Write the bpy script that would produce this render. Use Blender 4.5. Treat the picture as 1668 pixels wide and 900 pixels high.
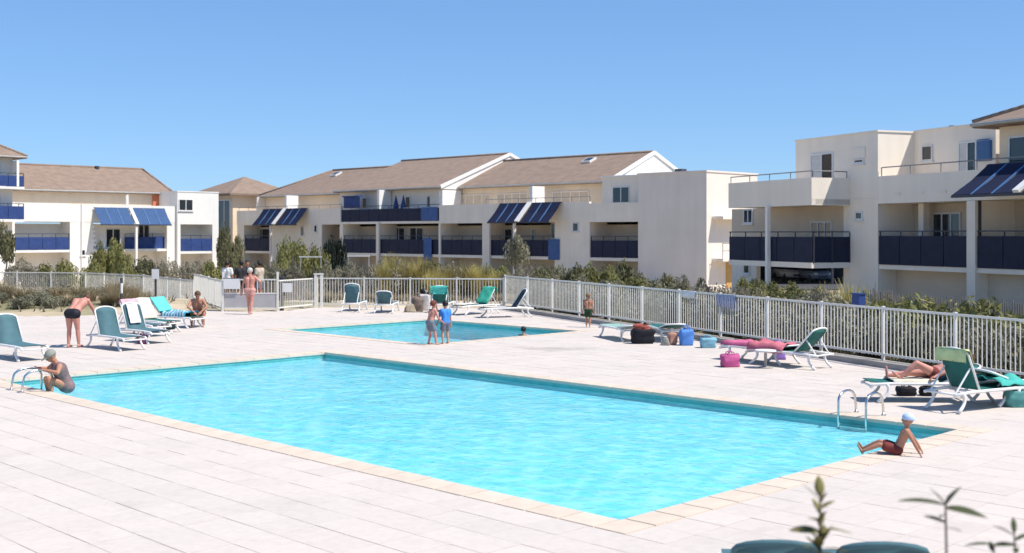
import bpy, bmesh, math, random
import numpy as np
from mathutils import Vector, Matrix, noise
random.seed(7)
R = math.radians
sc = bpy.context.scene
for o in list(bpy.data.objects): bpy.data.objects.remove(o)
COL = sc.collection

# ------------------------------------------------------------------ camera, sky, sun, exposure
H, F, HY, CX = 3.05, 1904.0, 380.0, 834.0        # eye height, focal length in photo pixels, horizon row, centre column
cam = bpy.data.cameras.new('camera'); camo = bpy.data.objects.new('camera', cam); COL.objects.link(camo)
camo.location = (0, 0, H); camo.rotation_euler = (R(90), 0, 0)
cam.sensor_width = 36; cam.lens = 36 * F / 1668; cam.shift_y = -(450 - HY) / 1668
cam.clip_start = .1; cam.clip_end = 6000
cam.dof.use_dof = True; cam.dof.focus_distance = 26; cam.dof.aperture_fstop = 2.0
sc.camera = camo

SUN_DIR = Vector((.93, -.36, 0)).normalized()    # where the sun stands, seen from above
SUN_EL = R(58)
SKY_G, SKY_T = .60, (.85, 1.235, 1.73)      # the clear sky of the photograph: flatter and bluer towards the horizon
w = bpy.data.worlds.new('World'); sc.world = w; w.use_nodes = True
nt = w.node_tree; nt.nodes.clear()
sky = nt.nodes.new('ShaderNodeTexSky'); sky.sky_type = 'NISHITA'; sky.sun_disc = False
sky.sun_elevation = SUN_EL; sky.sun_rotation = math.atan2(SUN_DIR.x, SUN_DIR.y)
sky.altitude = 0; sky.air_density = .85; sky.dust_density = 0; sky.ozone_density = 4.0
bg = nt.nodes.new('ShaderNodeBackground'); bg.inputs[1].default_value = .12
out = nt.nodes.new('ShaderNodeOutputWorld')
gm = nt.nodes.new('ShaderNodeGamma'); gm.inputs[1].default_value = SKY_G
tn = nt.nodes.new('ShaderNodeVectorMath'); tn.operation = 'MULTIPLY'; tn.inputs[1].default_value = SKY_T
nt.links.new(sky.outputs[0], gm.inputs[0]); nt.links.new(gm.outputs[0], tn.inputs[0]); nt.links.new(tn.outputs[0], bg.inputs[0]); nt.links.new(bg.outputs[0], out.inputs[0])
sl = bpy.data.lights.new('sun', 'SUN'); sl.energy = 4.1; sl.angle = R(.53); sl.color = (1, .945, .86)
so = bpy.data.objects.new('sun', sl); COL.objects.link(so)
sv = Vector((SUN_DIR.x * math.cos(SUN_EL), SUN_DIR.y * math.cos(SUN_EL), math.sin(SUN_EL)))
so.rotation_euler = sv.to_track_quat('Z', 'Y').to_euler(); so.location = (30, -12, 60)
vs = sc.view_settings; vs.view_transform = 'Standard'; vs.look = 'None'; vs.gamma = 1; vs.use_curve_mapping = False
vs.exposure = .55

# ------------------------------------------------------------------ helpers
def gp(px, py, z=0.0):
    """the point at height z that the photograph shows at this pixel"""
    Y = F * (H - z) / (py - HY)
    return Vector(((px - CX) / F * Y, Y, z))
def pxat(px, Y, z=0.0): return Vector(((px - CX) / F * Y, Y, z))

MATS = {}
def M(name, rgb, rough=.8, var=.12, scale=2.0, bump=0.0, bscale=30.0, spec=.3, metal=0, rnd=0.0, transl=0.0, detail=4, coat=0):
    if name in MATS: return MATS[name]
    m = bpy.data.materials.new(name); m.use_nodes = True; n = m.node_tree; p = n.nodes['Principled BSDF']
    p.inputs['Roughness'].default_value = rough; p.inputs['Specular IOR Level'].default_value = spec
    p.inputs['Metallic'].default_value = metal
    if coat: p.inputs['Coat Weight'].default_value = coat
    tc = n.nodes.new('ShaderNodeTexCoord')
    ns = n.nodes.new('ShaderNodeTexNoise'); ns.inputs['Scale'].default_value = scale; ns.inputs['Detail'].default_value = detail
    n.links.new(tc.outputs['Object'], ns.inputs['Vector'])
    mr = n.nodes.new('ShaderNodeMapRange'); mr.inputs[1].default_value = .25; mr.inputs[2].default_value = .75
    mr.inputs[3].default_value = 1 - var; mr.inputs[4].default_value = 1 + var
    n.links.new(ns.outputs['Fac'], mr.inputs[0])
    src = mr.outputs[0]
    if rnd:
        oi = n.nodes.new('ShaderNodeObjectInfo')
        mr2 = n.nodes.new('ShaderNodeMapRange'); mr2.inputs[3].default_value = 1 - rnd; mr2.inputs[4].default_value = 1 + rnd
        n.links.new(oi.outputs['Random'], mr2.inputs[0])
        mu = n.nodes.new('ShaderNodeMath'); mu.operation = 'MULTIPLY'
        n.links.new(src, mu.inputs[0]); n.links.new(mr2.outputs[0], mu.inputs[1]); src = mu.outputs[0]
    vm = n.nodes.new('ShaderNodeVectorMath'); vm.operation = 'SCALE'; vm.inputs[0].default_value = rgb
    n.links.new(src, vm.inputs['Scale']); n.links.new(vm.outputs[0], p.inputs['Base Color'])
    if bump:
        nb = n.nodes.new('ShaderNodeTexNoise'); nb.inputs['Scale'].default_value = bscale; nb.inputs['Detail'].default_value = 3
        n.links.new(tc.outputs['Object'], nb.inputs['Vector'])
        bp = n.nodes.new('ShaderNodeBump'); bp.inputs['Strength'].default_value = bump; bp.inputs['Distance'].default_value = .02
        n.links.new(nb.outputs['Fac'], bp.inputs['Height']); n.links.new(bp.outputs[0], p.inputs['Normal'])
    if transl:
        tr = n.nodes.new('ShaderNodeBsdfTranslucent'); n.links.new(vm.outputs[0], tr.inputs[0])
        mx = n.nodes.new('ShaderNodeMixShader'); mx.inputs[0].default_value = transl
        n.links.new(p.outputs[0], mx.inputs[1]); n.links.new(tr.outputs[0], mx.inputs[2])
        n.links.new(mx.outputs[0], n.nodes['Material Output'].inputs[0])
    MATS[name] = m; return m

PLASTER = M('plaster', (.84, .755, .65), .9, .06, .6, .15, 14)
PLASTER_WARM = M('plaster_warm', (.80, .655, .48), .9, .07, .6, .15, 14)
PLASTER_CREAM = M('plaster_cream', (.87, .78, .665), .9, .06, .5, .15, 14)
PLASTER_GREY = M('plaster_grey', (.80, .71, .63), .9, .05, .5, .15, 14)
WHITE_WALL = M('white_wall', (.82, .795, .75), .85, .04, .7, .1, 14)
RECESS_SHADED = M('shaded_recess_plaster', (.64, .53, .41), .9, .1, .8, .15, 14)  # tan plaster, its colour darkened for the shading in the recesses
ROOF = M('roof_tile', (.268, .194, .148), .85, .16, 1.6, 0)
n = ROOF.node_tree   # rows of tiles: fine relief, too far away to tell the pieces apart
_w = n.nodes.new('ShaderNodeTexWave'); _w.inputs['Scale'].default_value = 1.3; _w.inputs['Distortion'].default_value = .4; _w.bands_direction = 'X'
_t = n.nodes.new('ShaderNodeTexCoord'); n.links.new(_t.outputs['Object'], _w.inputs['Vector'])
_b = n.nodes.new('ShaderNodeBump'); _b.inputs['Strength'].default_value = .5; _b.inputs['Distance'].default_value = .08
n.links.new(_w.outputs['Fac'], _b.inputs['Height']); n.links.new(_b.outputs[0], n.nodes['Principled BSDF'].inputs['Normal'])
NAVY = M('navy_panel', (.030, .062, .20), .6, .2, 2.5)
NAVY_SHADED = M('shaded_navy_panel', (.017, .021, .048), .65, .2, 2.5)  # panel copy for the shaded fronts, with the shade put into the colour
NAVY_CLOTH = M('navy_canvas', (.007, .012, .042), .85, .15, 3)
BLUE_CLOTH = M('blue_canvas', (.045, .095, .21), .85, .12, 3)
DARK_METAL = M('dark_metal', (.06, .06, .075), .5, .1, 4)
GLASS = M('window_glass', (.022, .028, .036), .06, .3, 1, spec=.7)
CURTAIN = M('curtain', (.55, .55, .54), .9, .1, 5)
FRAMEW = M('white_frame', (.72, .71, .69), .5, .05, 3)
BLUE_SHUT = M('blue_shutter', (.07, .17, .36), .6, .1, 4)
STEEL = M('steel', (.62, .62, .62), .22, .05, 4, metal=1)
FENCE_WHITE = M('fence_paint', (.72, .70, .64), .5, .08, 2.5)
CONCRETE = M('concrete', (.36, .335, .30), .9, .18, 3, .3, 25)
WOOD_GREY = M('grey_wood', (.27, .235, .20), .9, .25, 4)
PLASTIC = M('white_plastic', (.78, .77, .75), .4, .05, 3, spec=.4)
SLING = M('green_sling', (.018, .125, .108), .75, .12, 6)
SLING_BLUE = M('teal_sling', (.07, .15, .175), .75, .12, 6)
SLING_DARK = M('dark_sling', (.012, .028, .042), .75, .12, 6)
BARK = M('bark', (.16, .125, .09), .9, .25, 6)

for _m in (PLASTER, PLASTER_WARM, PLASTER_CREAM, PLASTER_GREY, WHITE_WALL):
    n = _m.node_tree; _p = n.nodes['Principled BSDF']; _s = _p.inputs['Base Color'].links[0].from_socket
    _t = n.nodes.new('ShaderNodeTexCoord'); _mp = n.nodes.new('ShaderNodeMapping'); _mp.inputs['Scale'].default_value = (2.2, 2.2, .16); n.links.new(_t.outputs['Object'], _mp.inputs['Vector'])
    _n = n.nodes.new('ShaderNodeTexNoise'); _n.inputs['Scale'].default_value = 1; _n.inputs['Detail'].default_value = 6; n.links.new(_mp.outputs[0], _n.inputs['Vector'])
    _r = n.nodes.new('ShaderNodeMapRange'); _r.inputs[1].default_value = .35; _r.inputs[2].default_value = .62; _r.inputs[3].default_value = .965; _r.inputs[4].default_value = 1.01; n.links.new(_n.outputs['Fac'], _r.inputs[0])
    _v = n.nodes.new('ShaderNodeVectorMath'); _v.operation = 'SCALE'; n.links.new(_s, _v.inputs[0]); n.links.new(_r.outputs[0], _v.inputs['Scale']); n.links.new(_v.outputs[0], _p.inputs['Base Color'])

class MB:
    def __init__(s): s.v = []; s.f = []
    def add(s, vs_, fs_):
        b = len(s.v); s.v += [tuple(x) for x in vs_]; s.f += [tuple(i + b for i in f) for f in fs_]
    def box(s, x0, x1, y0, y1, z0, z1):
        s.add([(x0,y0,z0),(x1,y0,z0),(x1,y1,z0),(x0,y1,z0),(x0,y0,z1),(x1,y0,z1),(x1,y1,z1),(x0,y1,z1)],
              [(0,3,2,1),(4,5,6,7),(0,1,5,4),(1,2,6,5),(2,3,7,6),(3,0,4,7)]); return s
    def bar(s, p, q, wd, ht, up=(0,0,1)):
        p = Vector(p); q = Vector(q); d = (q - p).normalized(); u = Vector(up)
        if abs(d.dot(u)) > .98: u = Vector((1, 0, 0))
        x = d.cross(u).normalized(); y = x.cross(d).normalized(); x = x * wd / 2; y = y * ht / 2
        s.add([p-x-y, p+x-y, p+x+y, p-x+y, q-x-y, q+x-y, q+x+y, q-x+y],
              [(0,1,2,3),(7,6,5,4),(4,5,1,0),(5,6,2,1),(6,7,3,2),(7,4,0,3)]); return s
    def tube(s, pts, r, n=8, cap=True):
        pts = [Vector(p) for p in pts]; rs = r if isinstance(r, (list, tuple)) else [r] * len(pts)
        rings = []; prev = None
        for i, p in enumerate(pts):
            d = (pts[min(i+1, len(pts)-1)] - pts[max(i-1, 0)]).normalized()
            if prev is None:
                a = Vector((0,0,1)) if abs(d.z) < .9 else Vector((1,0,0)); x = d.cross(a).normalized()
            else: x = (prev - d * prev.dot(d)).normalized()
            prev = x; y = d.cross(x)
            rings.append([p + (x*math.cos(k*2*math.pi/n) + y*math.sin(k*2*math.pi/n)) * rs[i] for k in range(n)])
        fs_ = []
        for i in range(len(pts)-1):
            for k in range(n):
                fs_.append((i*n+k, i*n+(k+1)%n, (i+1)*n+(k+1)%n, (i+1)*n+k))
        if cap: fs_ += [tuple(reversed(range(n))), tuple(range((len(pts)-1)*n, len(pts)*n))]
        s.add([v for r_ in rings for v in r_], fs_); return s
    def ball(s, c, rx, ry=None, rz=None, n=12, m=8, mat=None):
        ry = ry or rx; rz = rz or rx; c = Vector(c); vs_ = []; fs_ = []
        for i in range(m+1):
            t = math.pi*i/m
            for k in range(n):
                p = 2*math.pi*k/n; v = Vector((rx*math.sin(t)*math.cos(p), ry*math.sin(t)*math.sin(p), rz*math.cos(t)))
                if mat is not None: v = mat @ v
                vs_.append(c + v)
        for i in range(m):
            for k in range(n): fs_.append((i*n+k, (i+1)*n+k, (i+1)*n+(k+1)%n, i*n+(k+1)%n))
        s.add(vs_, fs_); return s
    def prism(s, poly, y0, y1):
        """poly in x,z extruded along y"""
        k = len(poly)
        s.add([(x, y0, z) for x, z in poly] + [(x, y1, z) for x, z in poly],
              [tuple(range(k)), tuple(reversed(range(k, 2*k)))] + [(i, i+k, (i+1)%k+k, (i+1)%k) for i in range(k)]); return s
    def mesh(s, name, smooth=False):
        me = bpy.data.meshes.new(name); me.from_pydata(s.v, [], s.f); me.validate()
        bm = bmesh.new(); bm.from_mesh(me); bmesh.ops.recalc_face_normals(bm, faces=bm.faces); bm.to_mesh(me); bm.free()
        if smooth: me.shade_smooth()
        return me
    def build(s, name, mat, parent=None, smooth=False):
        me = s.mesh(name, smooth); me.materials.append(mat); return link(name, me, parent)

def link(name, me, parent=None, loc=None, rz=None):
    o = bpy.data.objects.new(name, me); COL.objects.link(o)
    if parent: o.parent = parent
    if loc is not None: o.location = loc
    if rz is not None: o.rotation_euler[2] = rz
    return o
def tag(o, label=None, cat=None, group=None, kind=None):
    if label: o['label'] = label
    if cat: o['category'] = cat
    if group: o['group'] = group
    if kind: o['kind'] = kind
    return o
def thing(name, loc, rz, label, cat, group=None):
    o = link(name, None, None, loc, rz); o.empty_display_size = .2
    return tag(o, label, cat, group)
def dup(root, loc=None, rz=None, scale=None, label=None, group=None):
    def cp(o, par):
        c = o.copy(); COL.objects.link(c); c.parent = par
        for ch in [x for x in KIDS.get(o.name, [])]: cp(ch, c)
        return c
    KIDS = {}
    for x in root.children_recursive: KIDS.setdefault(x.parent.name, []).append(x)
    c = cp(root, None)
    if loc is not None: c.location = loc
    if rz is not None: c.rotation_euler[2] = rz
    if scale is not None: c.scale = scale
    if label: c['label'] = label
    if group: c['group'] = group
    return c

# ------------------------------------------------------------------ layout of the pool terrace
U = Vector((.7090, .7052, 0)); V = Vector((-.7052, .7090, 0)); N0 = Vector((1.15, 12.4, 0))   # pool axes, nearest inner corner
UVANG = math.atan2(U.y, U.x)
def uv(u, v, z=0): return N0 + U * u + V * v + Vector((0, 0, z))
TS, OFF = .5, -.4
POOLS = {'swimming_pool': (0, 8.2, 0, 16.7, .4, .205, -.105), 'wading_pool': (11.45, 17.75, 16.45, 23.75, .35, .6, -.12)}
FD = Vector((.395, -.9187, 0)).normalized(); FA = Vector((.78, 45.1, 0)); FOUT = Vector((.9187, .395, 0))   # right-hand fence
FK = FA - FD * 2.73
def fence_pt(s_, off=0, z=0): return FK + FD * s_ + FOUT * off + Vector((0, 0, z))
BACK = [Vector(p) for p in [(-.3, 47.6, 0), (-8.0, 48.3, 0), (-9.15, 45.8, 0), (-11.35, 45.8, 0), (-12.6, 48.6, 0), (-14.3, 52.5, 0), (-18.6, 59, 0), (-23, 63, 0), (-31, 64.5, 0)]]
DECK = [(-.3, 47.6), (-8.0, 48.3), (-9.15, 45.8), (-11.35, 45.8), (-12.6, 45.6), (-14.6, 43.7), (-18.8, 42.9), (-32, 42), (-32, 3), (18.2, 3)]
_e = fence_pt(32); DECK.append((_e.x + .0, _e.y))
def inside(x, y, poly):
    c = False; j = len(poly) - 1
    for i in range(len(poly)):
        xi, yi = poly[i]; xj, yj = poly[j]
        if (yi > y) != (yj > y) and x < (xj-xi)*(y-yi)/(yj-yi)+xi: c = not c
        j = i
    return c
def pdist(x, y, poly):
    d = 1e9
    for i in range(len(poly)):
        ax, ay = poly[i-1]; bx, by = poly[i]; dx, dy = bx-ax, by-ay
        t = max(0, min(1, ((x-ax)*dx+(y-ay)*dy)/(dx*dx+dy*dy))); d = min(d, math.hypot(x-ax-t*dx, y-ay-t*dy))
    return d
def sstep(a, b, x): t = max(0, min(1, (x-a)/(b-a))); return t*t*(3-2*t)
def ground_z(x, y):
    d = pdist(x, y, DECK)
    if inside(x, y, DECK): return -.03 - 2.5 * min(1, d/1.6)
    z = -.04 - 1.0 * sstep(4, 22, d)
    z += .55 * math.exp(-((x+20)/6.5)**2 - ((y-49)/4.2)**2)                     # the little dune on the left
    z += (.10 * noise.noise(Vector((x*.25, y*.25, 0))) + .05*noise.noise(Vector((x*.8, y*.8, 3)))) * min(1, d/3)
    return z

# terrain
def axis(lo, a, b, hi, step):
    k = list(np.arange(a, b+.01, step)); g = step
    x = b
    while x < hi: g *= 1.5; x += g; k.append(x)
    x = a; g = step
    while x > lo: g *= 1.5; x -= g; k.insert(0, x)
    return k
xs = axis(-2500, -60, 45, 2500, 1.0); ys = axis(-800, -4, 130, 4000, 1.0)
gv = [(x, y, ground_z(x, y) if (-62 < x < 47 and -6 < y < 132) else -1.04) for y in ys for x in xs]
nx = len(xs)
gf = [(j*nx+i, j*nx+i+1, (j+1)*nx+i+1, (j+1)*nx+i) for j in range(len(ys)-1) for i in range(nx-1)]
SAND = M('sandy_ground', (.52, .42, .30), .95, .22, .5, .5, 6)
nn = SAND.node_tree; _p = nn.nodes['Principled BSDF']
_src = _p.inputs['Base Color'].links[0].from_socket
_t = nn.nodes.new('ShaderNodeTexCoord'); _n = nn.nodes.new('ShaderNodeTexNoise'); _n.inputs['Scale'].default_value = .16; _n.inputs['Detail'].default_value = 6
nn.links.new(_t.outputs['Object'], _n.inputs['Vector'])
_r = nn.nodes.new('ShaderNodeValToRGB'); _r.color_ramp.elements[0].position = .47; _r.color_ramp.elements[1].position = .60
nn.links.new(_n.outputs['Fac'], _r.inputs[0])
_m = nn.nodes.new('ShaderNodeMix'); _m.data_type = 'RGBA'; nn.links.new(_r.outputs[0], _m.inputs[0]); nn.links.new(_src, _m.inputs[6])
_m.inputs[7].default_value = (.21, .195, .105, 1); nn.links.new(_m.outputs[2], _p.inputs['Base Color'])
me = bpy.data.meshes.new('ground'); me.from_pydata(gv, [], gf); me.shade_smooth(); me.materials.append(SAND)
tag(link('ground', me), kind='structure')

# paving: one bed with open joints above it, single slabs laid on it
PAVE = bpy.data.materials.new('paving'); PAVE.use_nodes = True; n = PAVE.node_tree; p = n.nodes['Principled BSDF']
p.inputs['Roughness'].default_value = .85; p.inputs['Specular IOR Level'].default_value = .25
geo = n.nodes.new('ShaderNodeNewGeometry'); mp = n.nodes.new('ShaderNodeMapping'); mp.vector_type = 'TEXTURE'
mp.inputs['Location'].default_value = tuple(uv(OFF, OFF)); mp.inputs['Rotation'].default_value = (0, 0, UVANG); mp.inputs['Scale'].default_value = (TS, TS, 1)
n.links.new(geo.outputs['Position'], mp.inputs['Vector'])
fl = n.nodes.new('ShaderNodeVectorMath'); fl.operation = 'FLOOR'; n.links.new(mp.outputs[0], fl.inputs[0])
sx = n.nodes.new('ShaderNodeSeparateXYZ'); n.links.new(fl.outputs[0], sx.inputs[0])
cx_ = n.nodes.new('ShaderNodeCombineXYZ'); n.links.new(sx.outputs[0], cx_.inputs[0]); n.links.new(sx.outputs[1], cx_.inputs[1])
wn = n.nodes.new('ShaderNodeTexWhiteNoise'); wn.noise_dimensions = '2D'; n.links.new(cx_.outputs[0], wn.inputs['Vector'])
n1 = n.nodes.new('ShaderNodeTexNoise'); n1.inputs['Scale'].default_value = .35; n1.inputs['Detail'].default_value = 5
n2 = n.nodes.new('ShaderNodeTexNoise'); n2.inputs['Scale'].default_value = 9; n2.inputs['Detail'].default_value = 5
n.links.new(geo.outputs['Position'], n1.inputs['Vector']); n.links.new(geo.outputs['Position'], n2.inputs['Vector'])
r1 = n.nodes.new('ShaderNodeValToRGB')
r1.color_ramp.elements[0].color = (.55, .497, .446, 1); r1.color_ramp.elements[0].position = .3
r1.color_ramp.elements[1].color = (.59, .517, .468, 1); r1.color_ramp.elements[1].position = .7
n.links.new(n1.outputs['Fac'], r1.inputs[0])
ma = n.nodes.new('ShaderNodeMapRange'); ma.inputs[3].default_value = .965; ma.inputs[4].default_value = 1.025; n.links.new(wn.outputs['Value'], ma.inputs[0])
mb_ = n.nodes.new('ShaderNodeMapRange'); mb_.inputs[1].default_value = .3; mb_.inputs[2].default_value = .7; mb_.inputs[3].default_value = .95; mb_.inputs[4].default_value = 1.03; n.links.new(n2.outputs['Fac'], mb_.inputs[0])
mm = n.nodes.new('ShaderNodeMath'); mm.operation = 'MULTIPLY'; n.links.new(ma.outputs[0], mm.inputs[0]); n.links.new(mb_.outputs[0], mm.inputs[1])
vm = n.nodes.new('ShaderNodeVectorMath'); vm.operation = 'SCALE'; n.links.new(r1.outputs[0], vm.inputs[0]); n.links.new(mm.outputs[0], vm.inputs['Scale'])
WET = gp(905, 568); sb = n.nodes.new('ShaderNodeVectorMath'); sb.operation = 'SUBTRACT'; sb.inputs[1].default_value = tuple(WET); n.links.new(geo.outputs['Position'], sb.inputs[0])
sm = n.nodes.new('ShaderNodeVectorMath'); sm.operation = 'MULTIPLY'; sm.inputs[1].default_value = (.55, .95, 0); n.links.new(sb.outputs[0], sm.inputs[0])
ln = n.nodes.new('ShaderNodeVectorMath'); ln.operation = 'LENGTH'; n.links.new(sm.outputs[0], ln.inputs[0])
nw = n.nodes.new('ShaderNodeTexNoise'); nw.inputs['Scale'].default_value = 1.6; nw.inputs['Detail'].default_value = 5; n.links.new(geo.outputs['Position'], nw.inputs['Vector'])
ad = n.nodes.new('ShaderNodeMath'); ad.operation = 'MULTIPLY_ADD'; ad.inputs[1].default_value = 1.8; n.links.new(nw.outputs['Fac'], ad.inputs[0]); n.links.new(ln.outputs['Value'], ad.inputs[2])
wr_ = n.nodes.new('ShaderNodeMapRange'); wr_.inputs[1].default_value = 1.25; wr_.inputs[2].default_value = 1.6; wr_.inputs[3].default_value = .80; wr_.inputs[4].default_value = 1; n.links.new(ad.outputs[0], wr_.inputs[0])
ns_ = n.nodes.new('ShaderNodeTexNoise'); ns_.inputs['Scale'].default_value = 1.1; ns_.inputs['Detail'].default_value = 8; ns_.inputs['Roughness'].default_value = .7; n.links.new(geo.outputs['Position'], ns_.inputs['Vector'])
st_ = n.nodes.new('ShaderNodeMapRange'); st_.inputs[1].default_value = .30; st_.inputs[2].default_value = .46; st_.inputs[3].default_value = .90; st_.inputs[4].default_value = 1; n.links.new(ns_.outputs['Fac'], st_.inputs[0])
sw_ = n.nodes.new('ShaderNodeMath'); sw_.operation = 'MULTIPLY'; n.links.new(wr_.outputs[0], sw_.inputs[0]); n.links.new(st_.outputs[0], sw_.inputs[1])
v2 = n.nodes.new('ShaderNodeVectorMath'); v2.operation = 'SCALE'; n.links.new(vm.outputs[0], v2.inputs[0]); n.links.new(sw_.outputs[0], v2.inputs['Scale'])
n.links.new(v2.outputs[0], p.inputs['Base Color'])
bp = n.nodes.new('ShaderNodeBump'); bp.inputs['Strength'].default_value = .25; bp.inputs['Distance'].default_value = .01
n3 = n.nodes.new('ShaderNodeTexNoise'); n3.inputs['Scale'].default_value = 40; n.links.new(geo.outputs['Position'], n3.inputs['Vector'])
n.links.new(n3.outputs['Fac'], bp.inputs['Height']); n.links.new(bp.outputs[0], p.inputs['Normal'])
JOINT = M('joint_mortar', (.57, .515, .465), .95, .15, 3)
cells = []
for i in range(-60, 90):
    for j in range(-60, 90):
        u0, v0 = OFF + i*TS, OFF + j*TS; uc, vc = u0+TS/2, v0+TS/2; q = uv(uc, vc)
        if not (-32.2 < q.x < 18.5 and 3 < q.y < 49): continue
        if not (inside(q.x, q.y, DECK) or pdist(q.x, q.y, DECK) < .12): continue
        if any(P[0]-P[4] < uc < P[1]+P[4] and P[2]-P[4] < vc < P[3]+P[4] for P in POOLS.values()): continue
        cells.append((u0, v0, q))
bed = MB()
for u0, v0, q in cells:
    bed.add([uv(u0, v0, -.009), uv(u0+TS, v0, -.009), uv(u0+TS, v0+TS, -.009), uv(u0, v0+TS, -.009)], [(0, 1, 2, 3)])
terrace = bed.build('terrace', JOINT); tag(terrace, kind='structure')
def frame_vis(q):
    if q.y < 10.6: return False
    x = CX + q.x/q.y*F; return -30 < x < 1700 and HY + H*F/q.y < 925
near = sorted([c for c in cells if frame_vis(c[2])], key=lambda c: c[2].length)[:298]
nearset = set(id(c) for c in near)
G = .0035
tm = MB().box(-TS/2+G, TS/2-G, -TS/2+G, TS/2-G, -.03, 0).mesh('paving_slab')
bmx = bmesh.new(); bmx.from_mesh(tm)
bmesh.ops.bevel(bmx, geom=[e for e in bmx.edges if all(v.co.z > -.001 for v in e.verts)], offset=.0018, segments=1, affect='EDGES')
bmx.to_mesh(tm); bmx.free(); tm.materials.append(PAVE)
for u0, v0, q in near:
    o = link('paving_slab', tm, terrace, q + Vector((0, 0, random.uniform(-.0015, .0015))), UVANG)
    o.rotation_euler[0] = random.uniform(-.003, .003); o.rotation_euler[1] = random.uniform(-.003, .003)
far = MB(); g = G
for c in cells:
    if id(c) in nearset: continue
    u0, v0, q = c; dz = random.uniform(-.0015, .0015); a = []
    for z in (-.03, dz): a += [uv(u0+g, v0+g, z), uv(u0+TS-g, v0+g, z), uv(u0+TS-g, v0+TS-g, z), uv(u0+g, v0+TS-g, z)]
    far.add(a, [(4,5,6,7),(0,1,5,4),(1,2,6,5),(2,3,7,6),(3,0,4,7)])
tag(far.build('paving_slabs', PAVE, terrace), kind='stuff')

# pools
POOLMAT = M('pool_liner', (.32, .70, .77), .6, .06, 1.2)
COPING = M('coping_stone', (.60, .50, .405), .8, .08, 3, .2, 25, rnd=.04)
WATER = bpy.data.materials.new('pool_water'); WATER.use_nodes = True; n = WATER.node_tree; n.nodes.clear()
ou = n.nodes.new('ShaderNodeOutputMaterial'); tr = n.nodes.new('ShaderNodeBsdfTransparent'); gl = n.nodes.new('ShaderNodeBsdfGlossy')
tr.inputs[0].default_value = (.80, .985, 1, 1); gl.inputs['Roughness'].default_value = .03
fr = n.nodes.new('ShaderNodeFresnel'); fr.inputs[0].default_value = 1.33
mx = n.nodes.new('ShaderNodeMixShader'); tc = n.nodes.new('ShaderNodeTexCoord')
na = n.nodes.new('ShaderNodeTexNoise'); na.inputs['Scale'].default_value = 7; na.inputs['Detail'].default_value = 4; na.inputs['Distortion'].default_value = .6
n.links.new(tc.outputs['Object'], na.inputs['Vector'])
bp = n.nodes.new('ShaderNodeBump'); bp.inputs['Strength'].default_value = .7; bp.inputs['Distance'].default_value = .03
n.links.new(na.outputs['Fac'], bp.inputs['Height'])
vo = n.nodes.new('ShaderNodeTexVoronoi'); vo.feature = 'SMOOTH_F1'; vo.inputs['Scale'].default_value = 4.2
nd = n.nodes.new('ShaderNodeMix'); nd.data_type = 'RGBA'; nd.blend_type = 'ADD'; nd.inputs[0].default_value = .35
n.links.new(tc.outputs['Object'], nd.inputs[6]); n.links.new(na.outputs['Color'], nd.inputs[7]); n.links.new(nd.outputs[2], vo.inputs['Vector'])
vr = n.nodes.new('ShaderNodeValToRGB'); vr.color_ramp.elements[0].color = (.56, .89, .965, 1); vr.color_ramp.elements[1].color = (.96, 1, 1, 1)  # caustic mottling painted as pale and dark cells in the transmission tint
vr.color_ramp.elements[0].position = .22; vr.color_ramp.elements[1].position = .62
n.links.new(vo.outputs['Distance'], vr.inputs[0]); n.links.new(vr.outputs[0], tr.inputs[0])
for q in (gl, fr): n.links.new(bp.outputs[0], q.inputs['Normal'])
n.links.new(fr.outputs[0], mx.inputs[0]); n.links.new(tr.outputs[0], mx.inputs[1]); n.links.new(gl.outputs[0], mx.inputs[2]); n.links.new(mx.outputs[0], ou.inputs[0])
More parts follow.
